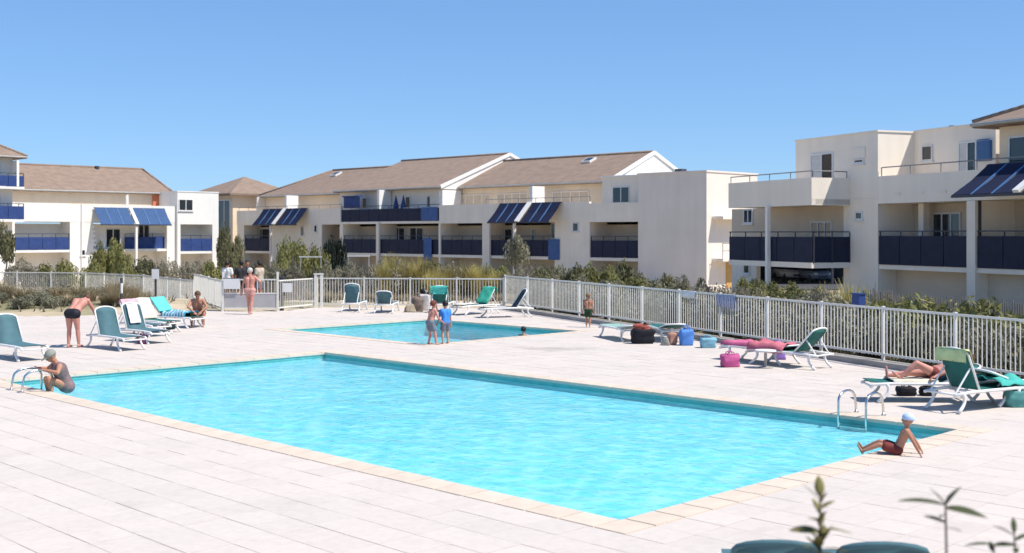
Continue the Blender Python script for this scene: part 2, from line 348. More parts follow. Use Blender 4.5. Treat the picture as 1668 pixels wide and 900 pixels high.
for name, (u0, u1, v0, v1, cw, dep, wl) in POOLS.items():
    b = MB(); zt = -.05
    b.add([uv(u0,v0,-dep), uv(u1,v0,-dep), uv(u1,v1,-dep), uv(u0,v1,-dep), uv(u0,v0,zt), uv(u1,v0,zt), uv(u1,v1,zt), uv(u0,v1,zt),
           uv(u0-.3,v0-.3,zt), uv(u1+.3,v0-.3,zt), uv(u1+.3,v1+.3,zt), uv(u0-.3,v1+.3,zt)],
          [(0,1,2,3),(0,4,5,1),(1,5,6,2),(2,6,7,3),(3,7,4,0),(4,8,9,5),(5,9,10,6),(6,10,11,7),(7,11,8,4)])
    basin = b.build(name, POOLMAT); tag(basin, kind='structure')
    tb_ = MB(); e_ = .006; zb_ = wl - .03
    for (p0, p1) in (((u0, v0), (u1, v0)), ((u1, v0), (u1, v1)), ((u1, v1), (u0, v1)), ((u0, v1), (u0, v0))):
        cu, cv = (u0+u1)/2, (v0+v1)/2; ins = lambda p: (p[0]+(e_ if p[0] < cu else -e_), p[1]+(e_ if p[1] < cv else -e_)); a_, b_ = ins(p0), ins(p1)
        tb_.add([uv(*a_, zb_), uv(*b_, zb_), uv(*b_, -.052), uv(*a_, -.052)], [(0, 1, 2, 3)])
    tb_.build('waterline_tiles', M('waterline_tile', (.115, .40, .40), .4, .15, 6), basin)
    # water with small real waves
    st = .11; nu = int((u1-u0)/st)+1; nv = int((v1-v0)/st)+1; wv = []
    for j in range(nv+1):
        for i in range(nu+1):
            q = uv(u0+(u1-u0)*i/nu, v0+(v1-v0)*j/nv)
            h = .010*noise.noise(Vector((q.x*.9, q.y*.9, 1))) + .010*noise.noise(Vector((q.x*2.3, q.y*2.3, 5))) + .009*noise.noise(Vector((q.x*4.4, q.y*4.4, 9)))
            wv.append((q.x, q.y, wl+h))
    wf = [(j*(nu+1)+i, j*(nu+1)+i+1, (j+1)*(nu+1)+i+1, (j+1)*(nu+1)+i) for j in range(nv) for i in range(nu)]
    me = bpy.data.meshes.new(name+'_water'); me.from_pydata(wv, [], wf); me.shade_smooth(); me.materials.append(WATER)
    tag(link(name+'_water', me), kind='structure')
    # coping stones, one by one, slightly overhanging the water
    meshes = {}
    def stone(p0, L, ang, wd):
        k = (round(L, 3), round(wd, 3))
        if k not in meshes:
            m_ = MB().box(-L/2+.003, L/2-.003, -wd/2, wd/2, -.05, .006).mesh('coping_stone')
            bb = bmesh.new(); bb.from_mesh(m_); bmesh.ops.bevel(bb, geom=[e for e in bb.edges if all(v.co.z > 0 for v in e.verts)], offset=.008, segments=2, affect='EDGES'); bb.to_mesh(m_); bb.free()
            m_.materials.append(COPING); meshes[k] = m_
        link('coping_stone', meshes[k], basin, p0 + Vector((0, 0, random.uniform(-.001, .001))), ang)
    ov = .03; wd = cw + ov - .004
    for (s0, s1, fix, sgn, ax) in ((u0-cw, u1+cw, v0, -1, 'u'), (u0-cw, u1+cw, v1, 1, 'u'), (v0+ov, v1-ov, u0, -1, 'v'), (v0+ov, v1-ov, u1, 1, 'v')):
        k = round((s1-s0)/.5); L = (s1-s0)/k; c = fix + sgn*(cw-ov)/2
        for i in range(k):
            s_ = s0 + L*(i+.5)
            stone(uv(s_, c) if ax == 'u' else uv(c, s_), L, UVANG if ax == 'u' else UVANG + math.pi/2, wd)

# pool ladders
def ladder(p, outward, label):
    """p on the pool edge; outward points from the water to the deck"""
    t = thing('pool_ladder', p, math.atan2(outward.y, outward.x), label, 'ladder')
    for y in (-.25, .25):
        pts = [(-.16, y, -.2), (-.16, y, .02), (-.155, y, .15)]
        for k in range(9):
            a = math.pi*k/8; pts.append((.12-.275*math.cos(a), y, .26+.15*math.sin(a)))
        pts += [(.42, y, .14), (.44, y, 0)]
        MB().tube(pts, .021, 10).build('handrail', STEEL, t, True)
        MB().tube([(.44, y, 0), (.44, y, .022)], .045, 12).build('flange', STEEL, t)
    for z in (-.17,): MB().box(-.20, -.11, -.25, .25, z, z+.03).build('rung', STEEL, t)
ladder(uv(0, 14.75), -U, 'steel pool ladder that the bather in a cap climbs out by')
ladder(uv(8.2, 1.75), U, 'steel pool ladder opposite the child seated on the coping')

# ------------------------------------------------------------------ buildings
class Frame:
    def __init__(s, ox, oy, ang): s.o = Vector((ox, oy, 0)); s.ang = ang; s.x = Vector((math.cos(ang), math.sin(ang), 0)); s.y = Vector((-math.sin(ang), math.cos(ang), 0))
    def w(s, a, b, z=0): return s.o + s.x*a + s.y*b + Vector((0, 0, z))
    def a(s, px, b=0):
        k = (px-CX)/F; P = s.o + s.y*b; return (k*P.y - P.x)/(s.x.x - k*s.x.y)
    def z(s, px, py, b=0):
        a = s.a(px, b); return H - (py-HY)*s.w(a, b).y/F
def glazing(par, a0, a1, b, z0, z1, leaves=2, frame=FRAMEW, curtain=False, transom=False):
    fr = MB(); t = .07
    fr.box(a0, a1, b-.05, b+.02, z1-t, z1).box(a0, a1, b-.05, b+.02, z0, z0+t)
    for k in range(leaves+1):
        x = a0 + (a1-a0-t)*k/leaves; fr.box(x, x+t, b-.05, b+.02, z0+t, z1-t)
    if transom: zc = (z0+z1)/2; fr.box(a0+t, a1-t, b-.045, b+.02, zc-.06, zc+.06)
    o = fr.build('window', frame, par)
    for k in range(leaves):
        x = a0 + (a1-a0-t)*k/leaves + t; x2 = a0 + (a1-a0-t)*(k+1)/leaves
        MB().box(x, x2, b-.022, b+.01, z0+t, z1-t).build('pane', CURTAIN if (curtain and k == 0) else GLASS, o)
    MB().box(a0-.06, a1+.06, b-.09, b-.001, z0-.07, z0-.002).build('sill', frame, o)
    return o
def railing(par, a0, a1, b, z0, ztop, zrail, mat, pw=1.2, side=False):
    """blue balcony panels one by one under a pipe handrail; side=True runs along b at fixed a"""
    k = max(1, round((a1-a0)/pw)); L = (a1-a0)/k; hr = MB()
    def bx(m, s0, s1, t0, t1, q0, q1): return m.box(t0, t1, s0, s1, q0, q1) if side else m.box(s0, s1, t0, t1, q0, q1)
    for i in range(k):
        o = bx(MB(), a0+i*L+.02, a0+(i+1)*L-.02, b-.03, b+.03, z0, ztop).build('railing_panel', mat, par)
    for i in range(k+1): x = a0+i*L; bx(hr, x-.02, x+.02, b+.032, b+.07, z0, zrail)
    bx(hr, a0, a1, b-.025, b+.025, zrail, zrail+.05)
    hr.build('handrail', DARK_METAL, par)
def pipe_rail(par, pts, z0, z1, rows=2):
    m = MB(); pts = [Vector(p) for p in pts]
    for i in range(len(pts)-1):
        p, q = pts[i], pts[i+1]; L = (q-p).length; k = max(1, round(L/1.8))
        for r_ in range(rows): z = z1 - r_*(z1-z0)/rows; m.tube([p+Vector((0,0,z)), q+Vector((0,0,z))], .028, 6)
        for j in range(k+1): c = p.lerp(q, j/k); m.tube([c+Vector((0,0,z0)), c+Vector((0,0,z1))], .025, 6)
    return m.build('terrace_railing', M('railing_grey', (.24, .235, .23), .5, .1, 4), par)
def awning(par, a0, a1, b_top, z_top, b_bot, z_bot, cloth, bays=2, strips=3, beam_w=.45, beam=FRAMEW):
    root = MB().bar((a0, b_bot, z_bot), (a1, b_bot, z_bot), .1, .1).bar((a0, b_top-.06, z_top), (a1, b_top-.06, z_top), .08, .08).build('awning', DARK_METAL, par)
    span = (a1-a0-(bays-1)*beam_w)/bays
    d = Vector((0, b_bot-b_top, z_bot-z_top)).normalized(); up = d.cross(Vector((1,0,0))); up = up if up.z > 0 else -up
    for i in range(bays):
        x0 = a0+i*(span+beam_w); sw = span/strips
        for k in range(strips):
            p = Vector((x0+sw*(k+.5), b_top, z_top)); q = Vector((x0+sw*(k+.5), b_bot, z_bot))
            mid = p.lerp(q, .5) - up*.06; m = MB()
            for A, B_ in ((p, mid), (mid, q)): m.bar(A+up*.07, B_+up*.07, sw-.10, .02, up)
            m.build('canvas_strip', cloth, root)
        for k in range(1, strips):
            x = x0+sw*k; MB().bar(Vector((x, b_top, z_top))+up*.06, Vector((x, b_bot, z_bot))+up*.06, .07, .05, up).build('batten', BLUE_SHUT, root)
    for i in range(bays-1):
        x = a0+(i+1)*span+i*beam_w+beam_w/2
        MB().bar(Vector((x, b_top, z_top))+up*.12, Vector((x, b_bot-.05, z_bot))+up*.12, beam_w*.8, .12, up).build('beam', beam, root)
    return root
def gable_roof(par, a0, a1, b0, zr0, br, zr, b1, hipl=0, hipr=0, th=.22, name='roof'):
    """ridge along a between a0+hipl and a1-hipr; eaves at b0 (front) and b1 (back) at height zr0"""
    m = MB(); top = [(a0,b0,zr0),(a1,b0,zr0),(a1,b1,zr0),(a0,b1,zr0),(a0+hipl,br,zr),(a1-hipr,br,zr)]
    bot = [(x,y,z-th) for x,y,z in top]
    m.add(top+bot, [(0,1,5,4),(2,3,4,5),(1,2,5),(3,0,4),(6,10,11,7),(8,11,10,9),(7,11,8),(9,10,6),(0,6,7,1),(1,7,8,2),(2,8,9,3),(3,9,6,0)])
    o = m.build(name, ROOF, par)
    MB().tube([(a0+hipl, br, zr), (a1-hipr, br, zr)], .13, 8).build('ridge_cap', ROOF, o, True)
    for hp, c_ in ((hipl, ((a0, b0), a0+hipl)), (hipr, ((a1, b0), a1-hipr))):
        if hp > .4: MB().tube([(c_[0][0], c_[0][1], zr0), (c_[1], br, zr)], .12, 8).build('hip_cap', ROOF, o, True)
    MB().tube([(a0, b0-.07, zr0-.1), (a1, b0-.07, zr0-.1)], .075, 8).build('gutter', M('zinc', (.40, .39, .37), .5, .1, 3), o)
    return o
def gable_wall(par, a0, a1, b0, b1, z0, br, zr, mat):
    m = MB(); k = [(b0,z0),(b1,z0),(br,zr)]
    m.add([(a0,b,z) for b,z in k]+[(a1,b,z) for b,z in k], [(0,2,1),(3,4,5),(0,1,4,3),(1,2,5,4),(2,0,3,5)]); return m.build('gable_wall', mat, par)

# ---- long row with three stepped tiled roofs
C = Frame(5.6, 85, R(-45.15)); cb = thing('apartment_row', C.o, C.ang, 'long shaded apartment row with stepped brown tiled roofs and navy balconies', 'building')
G0, S1, O1, F2, PT = -1.6, 1.33, 3.9, 4.1, 5.35
aL, aR = C.a(386), C.a(1043)
piers = [(386, 397), (440, 447), (500, 524), (553, 558), (612, 618), (714, 717), (785, 794), (903, 960)]
wl = MB()
MB().box(aL+.26, aR-.26, 2.0, 2.24, G0, O1-.2).build('back_wall', RECESS_SHADED, cb)                            # walls at the back of the balconies
wl.box(aL, aL+.25, 2.25, 10, G0, 6.8).box(aR-.25, aR, 2.25, 10, G0, F2)
wl.box(aL+.3, aR-.3, 9.7, 10, G0, 6.8)
wl.box(C.a(447), C.a(524), .0, 1.99, G0, O1-.001)
for p0, p1 in piers: wl.box(C.a(p0), C.a(p1), .03, 1.998, G0, O1 if p1 > 900 or p0 < 560 else O1-.001)
wl.build('wall', PLASTER, cb)
MB().box(aL, aR, .06, 1.99, S1-.24, S1-.02).build('balcony_slab', PLASTER, cb)
MB().box(aL, aR, 0.0, 10, O1+.003, F2).build('terrace_slab', PLASTER, cb)
pp = MB(); pz = lambda px, py: C.z(px, py)
for (x0, x1, z) in ((386, 555, C.z(470, 341)), (715.5, 960, C.z(750, 333)), (960, 1043, C.z(1000, 330))):
    MB().box(C.a(x0)+.004, C.a(x1)-.004, -.02, .22, O1-.02, z).build('parapet', PLASTER, cb)
# upper floor set back behind the terraces
up = MB(); aB0, aB1, aA1 = -32.5, -17.65, -.9
MB().box(aB1+.2, aA1, 3.5, 9.6, F2+.002, 6.95).build('upper_wall', PLASTER_WARM, cb)
MB().box(aL+.3, aB0-.2, 3.2, 9.65, F2+.002, 6.85).build('upper_wall', PLASTER_WARM, cb)
ub = MB(); ub.box(aB0, aB1, 1.7, 9.6, F2+.002, 6.98); ub.build('upper_wall', PLASTER, cb)
rm = MB(); rm.box(C.a(981, 1), aR-.3, 1.0, 9.4, F2+.002, C.z(1010, 288, 1)); rm.build('upper_room', PLASTER, cb)
MB().box(C.a(981,1)-.1, aR-.2, .9, 9.5, C.z(1010,288,1)+.003, C.z(1010,288,1)+.12).build('flat_roof', WHITE_WALL, cb)
ra = gable_roof(cb, aB1+.02, aA1+.15, 3.0, 7.05, 8.5, 9.45, 14)
gable_wall(cb, aA1+.1, aA1+.17, 2.95, 14.05, 6.8, 8.5, 9.46, WHITE_WALL)
rb = gable_roof(cb, aB0, aB1+.15, 1.0, 7.05, 9.2, 10.15, 17.4)
gable_wall(cb, aB1+.1, aB1+.17, .95, 17.45, 6.8, 9.2, 10.16, WHITE_WALL)
rc = gable_roof(cb, -47.6, aB0-.02, 2.6, 6.95, 8.5, 9.6, 14.4, hipl=4.8)
for (e0, e1, a_) in (((1.0, 7.0), (9.2, 10.12), aB1+.22), ((17.4, 7.0), (9.2, 10.12), aB1+.22), ((3.0, 7.0), (8.5, 9.42), aA1+.22), ((14, 7.0), (8.5, 9.42), aA1+.22)):
    MB().bar((a_, e0[0], e0[1]-.02), (a_, e1[0], e1[1]-.02), .1, .28).build('verge_board', WHITE_WALL, cb)
MB().box(aB1-.3, aB1+.165, 1.25, 3.4, F2+.004, 6.72).build('end_wall', WHITE_WALL, cb)
for (r_, a_, t_) in ((ra, C.a(960, 7.3), .78), (rc, C.a(548, 7.2), .78)):
    b0_, b1_, z0_, z1_ = (3.0, 8.5, 7.05, 9.45) if r_ is ra else (2.6, 8.5, 6.95, 9.6)
    bb_ = b0_+(b1_-b0_)*t_; zz = z0_+(z1_-z0_)*t_; nrm = Vector((0, -(z1_-z0_), b1_-b0_)).normalized(); d_ = Vector((0, b1_-b0_, z1_-z0_)).normalized()
    c_ = Vector((a_, bb_, zz))+nrm*.08; MB().bar(c_-d_*.45, c_+d_*.45, .9, .16, nrm).build('skylight', FRAMEW, r_)
    MB().bar(c_-d_*.36+nrm*.085, c_+d_*.36+nrm*.085, .72, .02, nrm).build('skylight_pane', GLASS, r_)
# fins that part the terraces, sunlit on their right-hand sides
for px, top in ((476, 318), (627, 309), (876, 303)):
    a_ = C.a(px, 1.0); MB().box(a_-.15, a_+.15, .25, 1.6, F2+.004, C.z(px, top, .8)).build('terrace_fin', WHITE_WALL, cb)
# blue balcony fronts
zt = lambda px, py: C.z(px, py)
for (x0, x1) in ((397, 447), (558, 714), (717, 785), (794, 903), (960, 1042)):
    a0, a1 = C.a(x0)+.05, C.a(x1)-.05
    railing(cb, a0, a1, .12, S1, S1+1.22, S1+1.5, NAVY_SHADED, 1.3)
railing(cb, C.a(555), C.a(715)-.05, .1, F2-.1, F2+1.1, F2+1.35, NAVY_SHADED, 1.3)
for (x0, x1, z0, z1) in ((686, 713, F2+.0, F2+1.15), (690, 703, S1-.6, S1+1.35), (893, 911, S1-.25, S1+1.3)):
    m = MB(); a0, a1 = C.a(x0, -.05), C.a(x1, -.05)
    for i in range(8):
        t0, t1 = a0+(a1-a0)*i/8, a0+(a1-a0)*(i+1)/8; b0_, b1_ = -.06-.04*(i % 2), -.06-.04*((i+1) % 2)
        m.add([(t0,b0_,z0),(t1,b1_,z0),(t1,b1_,z1),(t0,b0_,z1),(t0,b0_+.02,z0),(t1,b1_+.02,z0),(t1,b1_+.02,z1),(t0,b0_+.02,z1)], [(0,1,2,3),(7,6,5,4),(0,4,5,1),(3,2,6,7)])
    m.build('blue_screen', M('bright_blue_cloth', (.07, .13, .30), .85, .15, 2), cb)
# upper balcony: closed blue parasols, an open door, blue blind
glazing(cb, C.a(660,1.65), C.a(668,1.65), 1.69, F2+.1, F2+2.2, 1)
glazing(cb, C.a(695,1.65), C.a(701,1.65), 1.69, F2+1.2, F2+2.2, 1)
glazing(cb, C.a(590,1.65), C.a(597,1.65), 1.69, F2+1.2, F2+2.2, 1)
MB().bar((C.a(556), .35, F2+2.3), (C.a(582), .35, F2+2.3), .5, .12).bar((C.a(556), .3, F2+1.75), (C.a(582), .3, F2+1.75), .06, 1.0).build('blue_blind', NAVY, cb)
for px in (645, 657):
    a_ = C.a(px, .8); m = MB()
    m.tube([(a_, .8, F2+.05), (a_, .8, F2+2.3)], .03, 6).tube([(a_, .8, F2+.7), (a_, .8, F2+1.4), (a_, .8, F2+2.25)], [.28, .22, .03], 8).build('folded_parasol', NAVY, cb)
for px, lab in ((606, 'white garden table on the upper balcony beside the blue blind'), (668, 'white garden table on the upper balcony beside the folded parasols')):
    w_ = C.w(C.a(px, .7), .7, F2+.001); tb = thing('garden_table', w_, C.ang, lab, 'table')
    MB().box(-.55, .55, -.35, .35, 1.12, 1.18).build('top', FRAMEW, tb)
    for x in (-.48, .48):
        for y in (-.28, .28): MB().box(x-.03, x+.03, y-.03, y+.03, 0, 1.12).build('leg', FRAMEW, tb)
# windows on the row
for (x0, x1, y0, y1, b, lv) in ((998, 1026, 304, 331, 1.0, 2), (933, 943, 362, 377, .02, 1), (898, 908, 363, 388, 2.0, 1), (490, 496, 368, 384, 0, 1), (512, 517, 366, 378, 0, 1), (866, 872, 372, 400, 2.0, 2), (640, 660, 370, 412, 2.0, 2), (668, 690, 370, 412, 2.0, 2),
                                (415, 440, 372, 408, 2.0, 2), (735, 745, 366, 378, 2.0, 1), (800, 835, 372, 408, 2.0, 3)):
    glazing(cb, C.a(x0, b), C.a(x1, b), b-.012, C.z(x0, y1, b), C.z(x0, y0, b), lv)
for (x0, x1) in ((745, 800), (810, 860), (900, 960)):
    o = glazing(cb, C.a(x0, 3.5), C.a(x1, 3.5), 3.488, F2+.15, F2+2.25, 4, frame=PLASTER_CREAM)
    for c in o.children:
        if c.name.startswith('pane'): c.data.materials[0] = M('cream_blind', (.60, .50, .38), .85, .1, 3)
awning(cb, C.a(430, -.1), C.a(502, -.1), -.1, C.z(470, 340), -1.4, C.z(450, 366, -1.4), NAVY_CLOTH, 2, 3, .5)
awning(cb, C.a(815, -.1), C.a(916, -.1), -.1, C.z(860, 331), -1.5, C.z(840, 362, -1.5), NAVY_CLOTH, 2, 3, .5)
for px in (441, 617, 797, 838):
    a_ = C.a(px, -1.3 if px in (441, 838) else -.1); b_ = -1.3 if px in (441, 838) else -.1
    MB().box(a_-.09, a_+.09, b_-.09, b_+.09, G0, O1+.1).build('post', PLASTER_GREY, cb)
pipe_rail(cb, [(C.a(790), .1, 0), (C.a(960), .1, 0)], C.z(800, 333), C.z(800, 333)+.42, 1)
pipe_rail(cb, [(C.a(388), .1, 0), (C.a(555), .1, 0)], C.z(470, 341), C.z(470, 341)+.35, 1)

# ---- plain grey end block
gb = thing('end_block', C.w(C.a(1043), -.25), C.ang, 'plain grey flat roofed block with a blank windowless front', 'building')
Lg = C.a(1155, -.25)-C.a(1043, -.25); zg = C.z(1100, 282, -.25)
MB().box(0.003, Lg, 0, 6, G0, zg).build('wall', PLASTER_GREY, gb)
MB().box(-.05, Lg+.05, -.05, 6.05, zg+.002, zg+.12).build('roof_edge', PLASTER_GREY, gb)
MB().box(Lg+.004, Lg+.9, .6, 5.6, 4.0, 4.2).build('balcony_slab', PLASTER, gb)
MB().box(Lg+.004, Lg+.9, .6, 5.6, 1.2, 1.4).build('balcony_slab', PLASTER, gb)
pipe_rail(gb, [(Lg+.8, .7, 0), (Lg+.8, 5.5, 0)], 1.4, 2.4, 2)
MB().box(Lg+.002, Lg+.06, 2.2, 3.2, -.6, 1.1).build('door', M('ochre_door', (.55, .33, .12), .7, .1, 3), gb)
MB().box(.9, 1.5, 3, 3.6, zg+.12, zg+.5).build('roof_vent', DARK_METAL, gb)

# ---- right-hand block
Q = Frame(12.84, 58.8, math.atan2(-.925, .381)); rbk = thing('apartment_block', Q.o, Q.ang, 'cream flat roofed apartment block with stacked terraces behind the hedge', 'building')
g0, s1, o1, f2, pt, tt = -1.5, 1.75, 4.35, 4.6, 5.55, 7.5
a = lambda px, b=0: Q.a(px, b)
b1 = -2.1; aL1 = a(1187, b1); aR1 = a(1322, b1); aT0 = a(1296); aT1 = a(1430)
aE = a(1640)+9
MB().box(aT0, aT1, 0, 4, f2+.004, tt).build('wall', PLASTER_CREAM, rbk)
MB().box(a(1374), aT1, .0, 6, g0, f2).build('wall', PLASTER_CREAM, rbk)
MB().box(a(1192, .2), a(1372)-.01, .2, .45, s1, f2-.26).build('back_wall', RECESS_SHADED, rbk)                           # wall behind left balcony
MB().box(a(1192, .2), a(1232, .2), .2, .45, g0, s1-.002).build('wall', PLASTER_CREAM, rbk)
MB().box(aT1+.002, aE, 2.0, 2.3, g0, f2-.26).build('back_wall', RECESS_SHADED, rbk)                              # back wall of the right balconies
MB().box(a(1576), a(1590), -.05, 2.0, g0, f2-.26).build('wall', PLASTER_CREAM, rbk)
MB().box(a(1500, 1.3)-.16, a(1500, 1.3)+.16, 1.3, 1.6, s1, f2-.26).build('wall', PLASTER_CREAM, rbk)
MB().box(aT1+.003, a(1576)-.003, 1.0, 1.25, g0, s1-.25).build('back_wall', RECESS_SHADED, rbk); MB().box(a(1590)+.003, aE, .6, .85, g0, s1-.25).build('back_wall', RECESS_SHADED, rbk)

MB().box(aL1, aR1, b1, .19, s1-.25, s1-.003).box(aL1+.02, aT1-.02, .5, 9.6, s1-.25, s1-.003).build('balcony_slab', PLASTER_CREAM, rbk)
MB().box(aT1+.01, aE, .06, 1.99, s1-.25, s1-.003).build('balcony_slab', PLASTER_CREAM, rbk)
MB().box(aL1, aR1, b1+.01, -.002, o1, f2).box(aL1, aE, .001, 9.6, f2-.25, f2).build('terrace_slab', PLASTER_CREAM, rbk)
pp = MB()
MB().box(aL1-.02, aR1, b1, b1+.2, o1-.03, pt).box(aR1-.2, aR1, b1+.2, -.004, o1-.03, pt).box(aL1-.02, aL1+.18, b1+.2, 5, o1-.03, pt).build('parapet', PLASTER_CREAM, rbk)
pp.box(aT1+.004, aE, 0.003, .2, o1, pt).build('parapet', PLASTER_CREAM, rbk)
uw = MB().box(aT1+.005, a(1622, 2), 2.0, 8, f2+.004, 7.55).build('upper_wall', PLASTER_CREAM, rbk)
MB().box(aT0-.04, aT1+.04, -.04, 4.04, tt+.002, tt+.08).build('roof_edge', PLASTER_CREAM, rbk)
MB().box(aT1+.045, a(1622, 2)+.04, 1.95, 8.04, 7.552, 7.62).build('roof_edge', PLASTER_CREAM, rbk)
# blue fronts
railing(rbk, aL1, aR1, b1+.05, s1-.02, 2.9, 3.1, NAVY_SHADED, 1.25)
railing(rbk, b1+.12, -.02, aR1-.04, s1-.02, 2.9, 3.1, NAVY_SHADED, 1.0, side=True)
railing(rbk, aT1+.03, a(1576)-.03, .05, s1-.05, 2.95, 3.12, NAVY_SHADED, 1.25)
railing(rbk, a(1590)+.03, aE, .05, s1-.05, 2.95, 3.12, NAVY_SHADED, 1.25)
MB().box(a(1251, b1+.3)-.1, a(1251, b1+.3)+.1, b1+.2, b1+.4, g0, s1-.26).box(a(1251, b1-.1)-.09, a(1251, b1-.1)+.09, b1-.2, b1-.02, g0, o1-.03).build('post', WHITE_WALL, rbk)
pipe_rail(rbk, [(aL1+.05, b1+.1, 0), (aR1-.05, b1+.1, 0), (aR1-.1, -.1, 0)], pt, pt+.3, 1)
pipe_rail(rbk, [(aT1+.1, .12, 0), (aE, .12, 0)], pt, pt+.38, 1)
zq = lambda px, py, b=0: Q.z(px, py, b)
glazing(rbk, a(1321), a(1358), -.012, f2+.3, zq(1340, 249), 2, curtain=True)
glazing(rbk, a(1392), a(1408), -.012, zq(1400, 266), zq(1400, 258), 1)
MB().box(a(1390), a(1410), -.05, -.002, zq(1400, 257), zq(1400, 240)).build('shutter_box', PLASTER, rbk)
glazing(rbk, a(1394), a(1406), -.012, zq(1400, 358), zq(1400, 344), 1)
glazing(rbk, a(1212, .2), a(1227, .2), .188, zq(1220, 364, .2), zq(1220, 340, .2), 2)
glazing(rbk, a(1212, .2), a(1222, .2), .188, zq(1217, 446, .2), zq(1217, 430, .2), 1)
glazing(rbk, a(1322, .2), a(1356, .2), .188, s1+.05, zq(1340, 360, .2), 3)
glazing(rbk, a(1502, 2), a(1520, 2), 1.988, zq(1510, 262, 2), zq(1510, 236, 2), 1)
glazing(rbk, a(1562, 2), a(1592, 2), 1.988, f2+.1, zq(1575, 230, 2), 2, curtain=True)
sh = MB().box(a(1594, 2), a(1616, 2), 1.9, 1.99, zq(1604, 262, 2), zq(1604, 229, 2)).build('shutter', BLUE_SHUT, rbk)
for k in range(9): zz = zq(1604, 260, 2)+k*.1; MB().box(a(1595.5, 2), a(1614.5, 2), 1.88, 1.899, zz, zz+.05).build('shutter_slat', BLUE_SHUT, sh)
glazing(rbk, a(1612, 2), a(1630, 2), 1.988, zq(1620, 355, 2), zq(1620, 326, 2), 1)
glazing(rbk, a(1440, 2), a(1478, 2), 1.988, s1+.05, s1+2.2, 3); glazing(rbk, a(1520, 2), a(1566, 2), 1.988, s1+.05, s1+2.2, 3)
for k in range(3): x = a(1462+k*37); MB().box(x-.2, x+.2, -.03, .0, zq(1500, 316), zq(1500, 311)).build('wall_vent', PLASTER, rbk)
awning(rbk, a(1610, -.1), aE, -.1, zq(1640, 268), -1.9, zq(1600, 318, -1.9), NAVY_CLOTH, 3, 3, .35)
MB().box(a(1597, .2)-.05, a(1597, .2)+.05, .1, .2, s1, o1).build('post', DARK_METAL, rbk)
# taller end with a tiled roof
aH = a(1628, 1.0); zh = zq(1630, 203, 1.0)
MB().box(aH, aE+1, 1.0, 9, f2+.006, zh-.1).build('upper_wall', PLASTER_WARM, rbk)
glazing(rbk, aH+.5, aH+2.2, .988, f2+.2, zh-.5, 2)
gable_roof(rbk, aH-.7, aE+2, .3, zh+.12, 5, zh+2.0, 9.7, hipl=4.5)
MB().tube([(a(1550, 4), 4, 7.6), (a(1550, 4), 4, 7.9)], .12, 10).build('roof_vent', DARK_METAL, rbk)

# ---- left block in full sun
Lf = Frame(-31, 115, R(44.85)); lb = thing('apartment_house', Lf.o, Lf.ang, 'sunlit white apartment house with blue awnings and a brown hipped roof', 'building')
la = Lf.a; lz = Lf.z
s_, o_, p_ = 1.62, 4.15, lz(70, 330)
a0 = la(10); a1 = la(291)
wl = MB(); wl.box(a0, a1, 2.0, 2.25, G0, o_-.2).box(la(114), la(152), 0, 1.99, G0, o_-.002).box(la(272), a1, 0, 1.99, G0, o_-.002).box(a0, la(24), 0, 1.99, G0, o_-.002)
wl.build('wall', WHITE_WALL, lb)
MB().box(la(150), la(276), .9, 1.1, S1, o_-.21).build('balcony_wall', WHITE_WALL, lb)
MB().box(a0, a1, .05, 1.98, s_-.26, s_-.02).build('balcony_slab', WHITE_WALL, lb)
MB().box(a0, a1, 0, 10, o_, o_+.22).build('terrace_slab', WHITE_WALL, lb)
MB().box(a0, la(112), -.02, .2, o_-.04, p_).box(la(112)+.003, a1, -.02, .2, o_-.04, lz(200, 334)).build('parapet', WHITE_WALL, lb)
ez = lz(150, 310, 3.2); MB().box(a0, la(268, 3.5), 3.5, 9.5, o_+.23, ez-.05).build('upper_wall', PLASTER_WARM, lb)
MB().box(la(248, 3.45), la(272, 3.45), 3.3, 3.49, o_+.24, ez-.2).build('orange_wall', M('orange_plaster', (.62, .20, .10), .9, .1, 1), lb)
zr_ = lz(150, 272, 8.5); aR_ = la(283, 3.0); aRidge = la(235, 8.5)
gable_roof(lb, a0-8, aR_, 3.0, ez, 8.5, zr_, 14, hipr=max(.5, aR_-aRidge))
MB().box(la(158, 8.2)-.15, la(158, 8.2)+.15, 8.0, 8.4, zr_-.6, zr_+.12).build('roof_vent', DARK_METAL, lb)
railing(lb, la(25), la(113), .08, s_-.05, s_+1.1, s_+1.38, NAVY, 1.3)
railing(lb, la(204, .5), la(271, .5), .5, s_-.05, s_+1.1, s_+1.38, NAVY, 1.3)
glazing(lb, la(131), la(139), -.012, lz(134, 416), lz(134, 406), 1)
glazing(lb, la(225, .9), la(243, .9), .888, s_+.1, lz(230, 364, .9), 2); glazing(lb, la(172, .9), la(196, .9), .888, s_+.1, lz(180, 372, .9), 2)
for k in range(5):
    z = s_+.3+k*.42; MB().box(la(152), la(156+k*0), -.10, .0, z, z+.16).build('ladder_step', WHITE_WALL, lb)
awning(lb, la(152, -.1), la(268, -.1), -.1, lz(200, 339), -1.5, lz(215, 366, -1.5), BLUE_CLOTH, 2, 3, .4)
MB().box(la(222, -1.4)-.1, la(222, -1.4)+.1, -1.5, -1.3, G0, lz(215, 366, -1.5)).build('post', WHITE_WALL, lb)
MB().box(la(207, .1)-.12, la(207, .1)+.12, .02, .2, lz(200, 334)+.002, lz(207, 317, .1)).build('terrace_fin', WHITE_WALL, lb)
MB().tube([(la(133, -.06), -.06, G0), (la(133, -.06), -.06, p_)], .05, 6).build('drain_pipe', FRAMEW, lb)
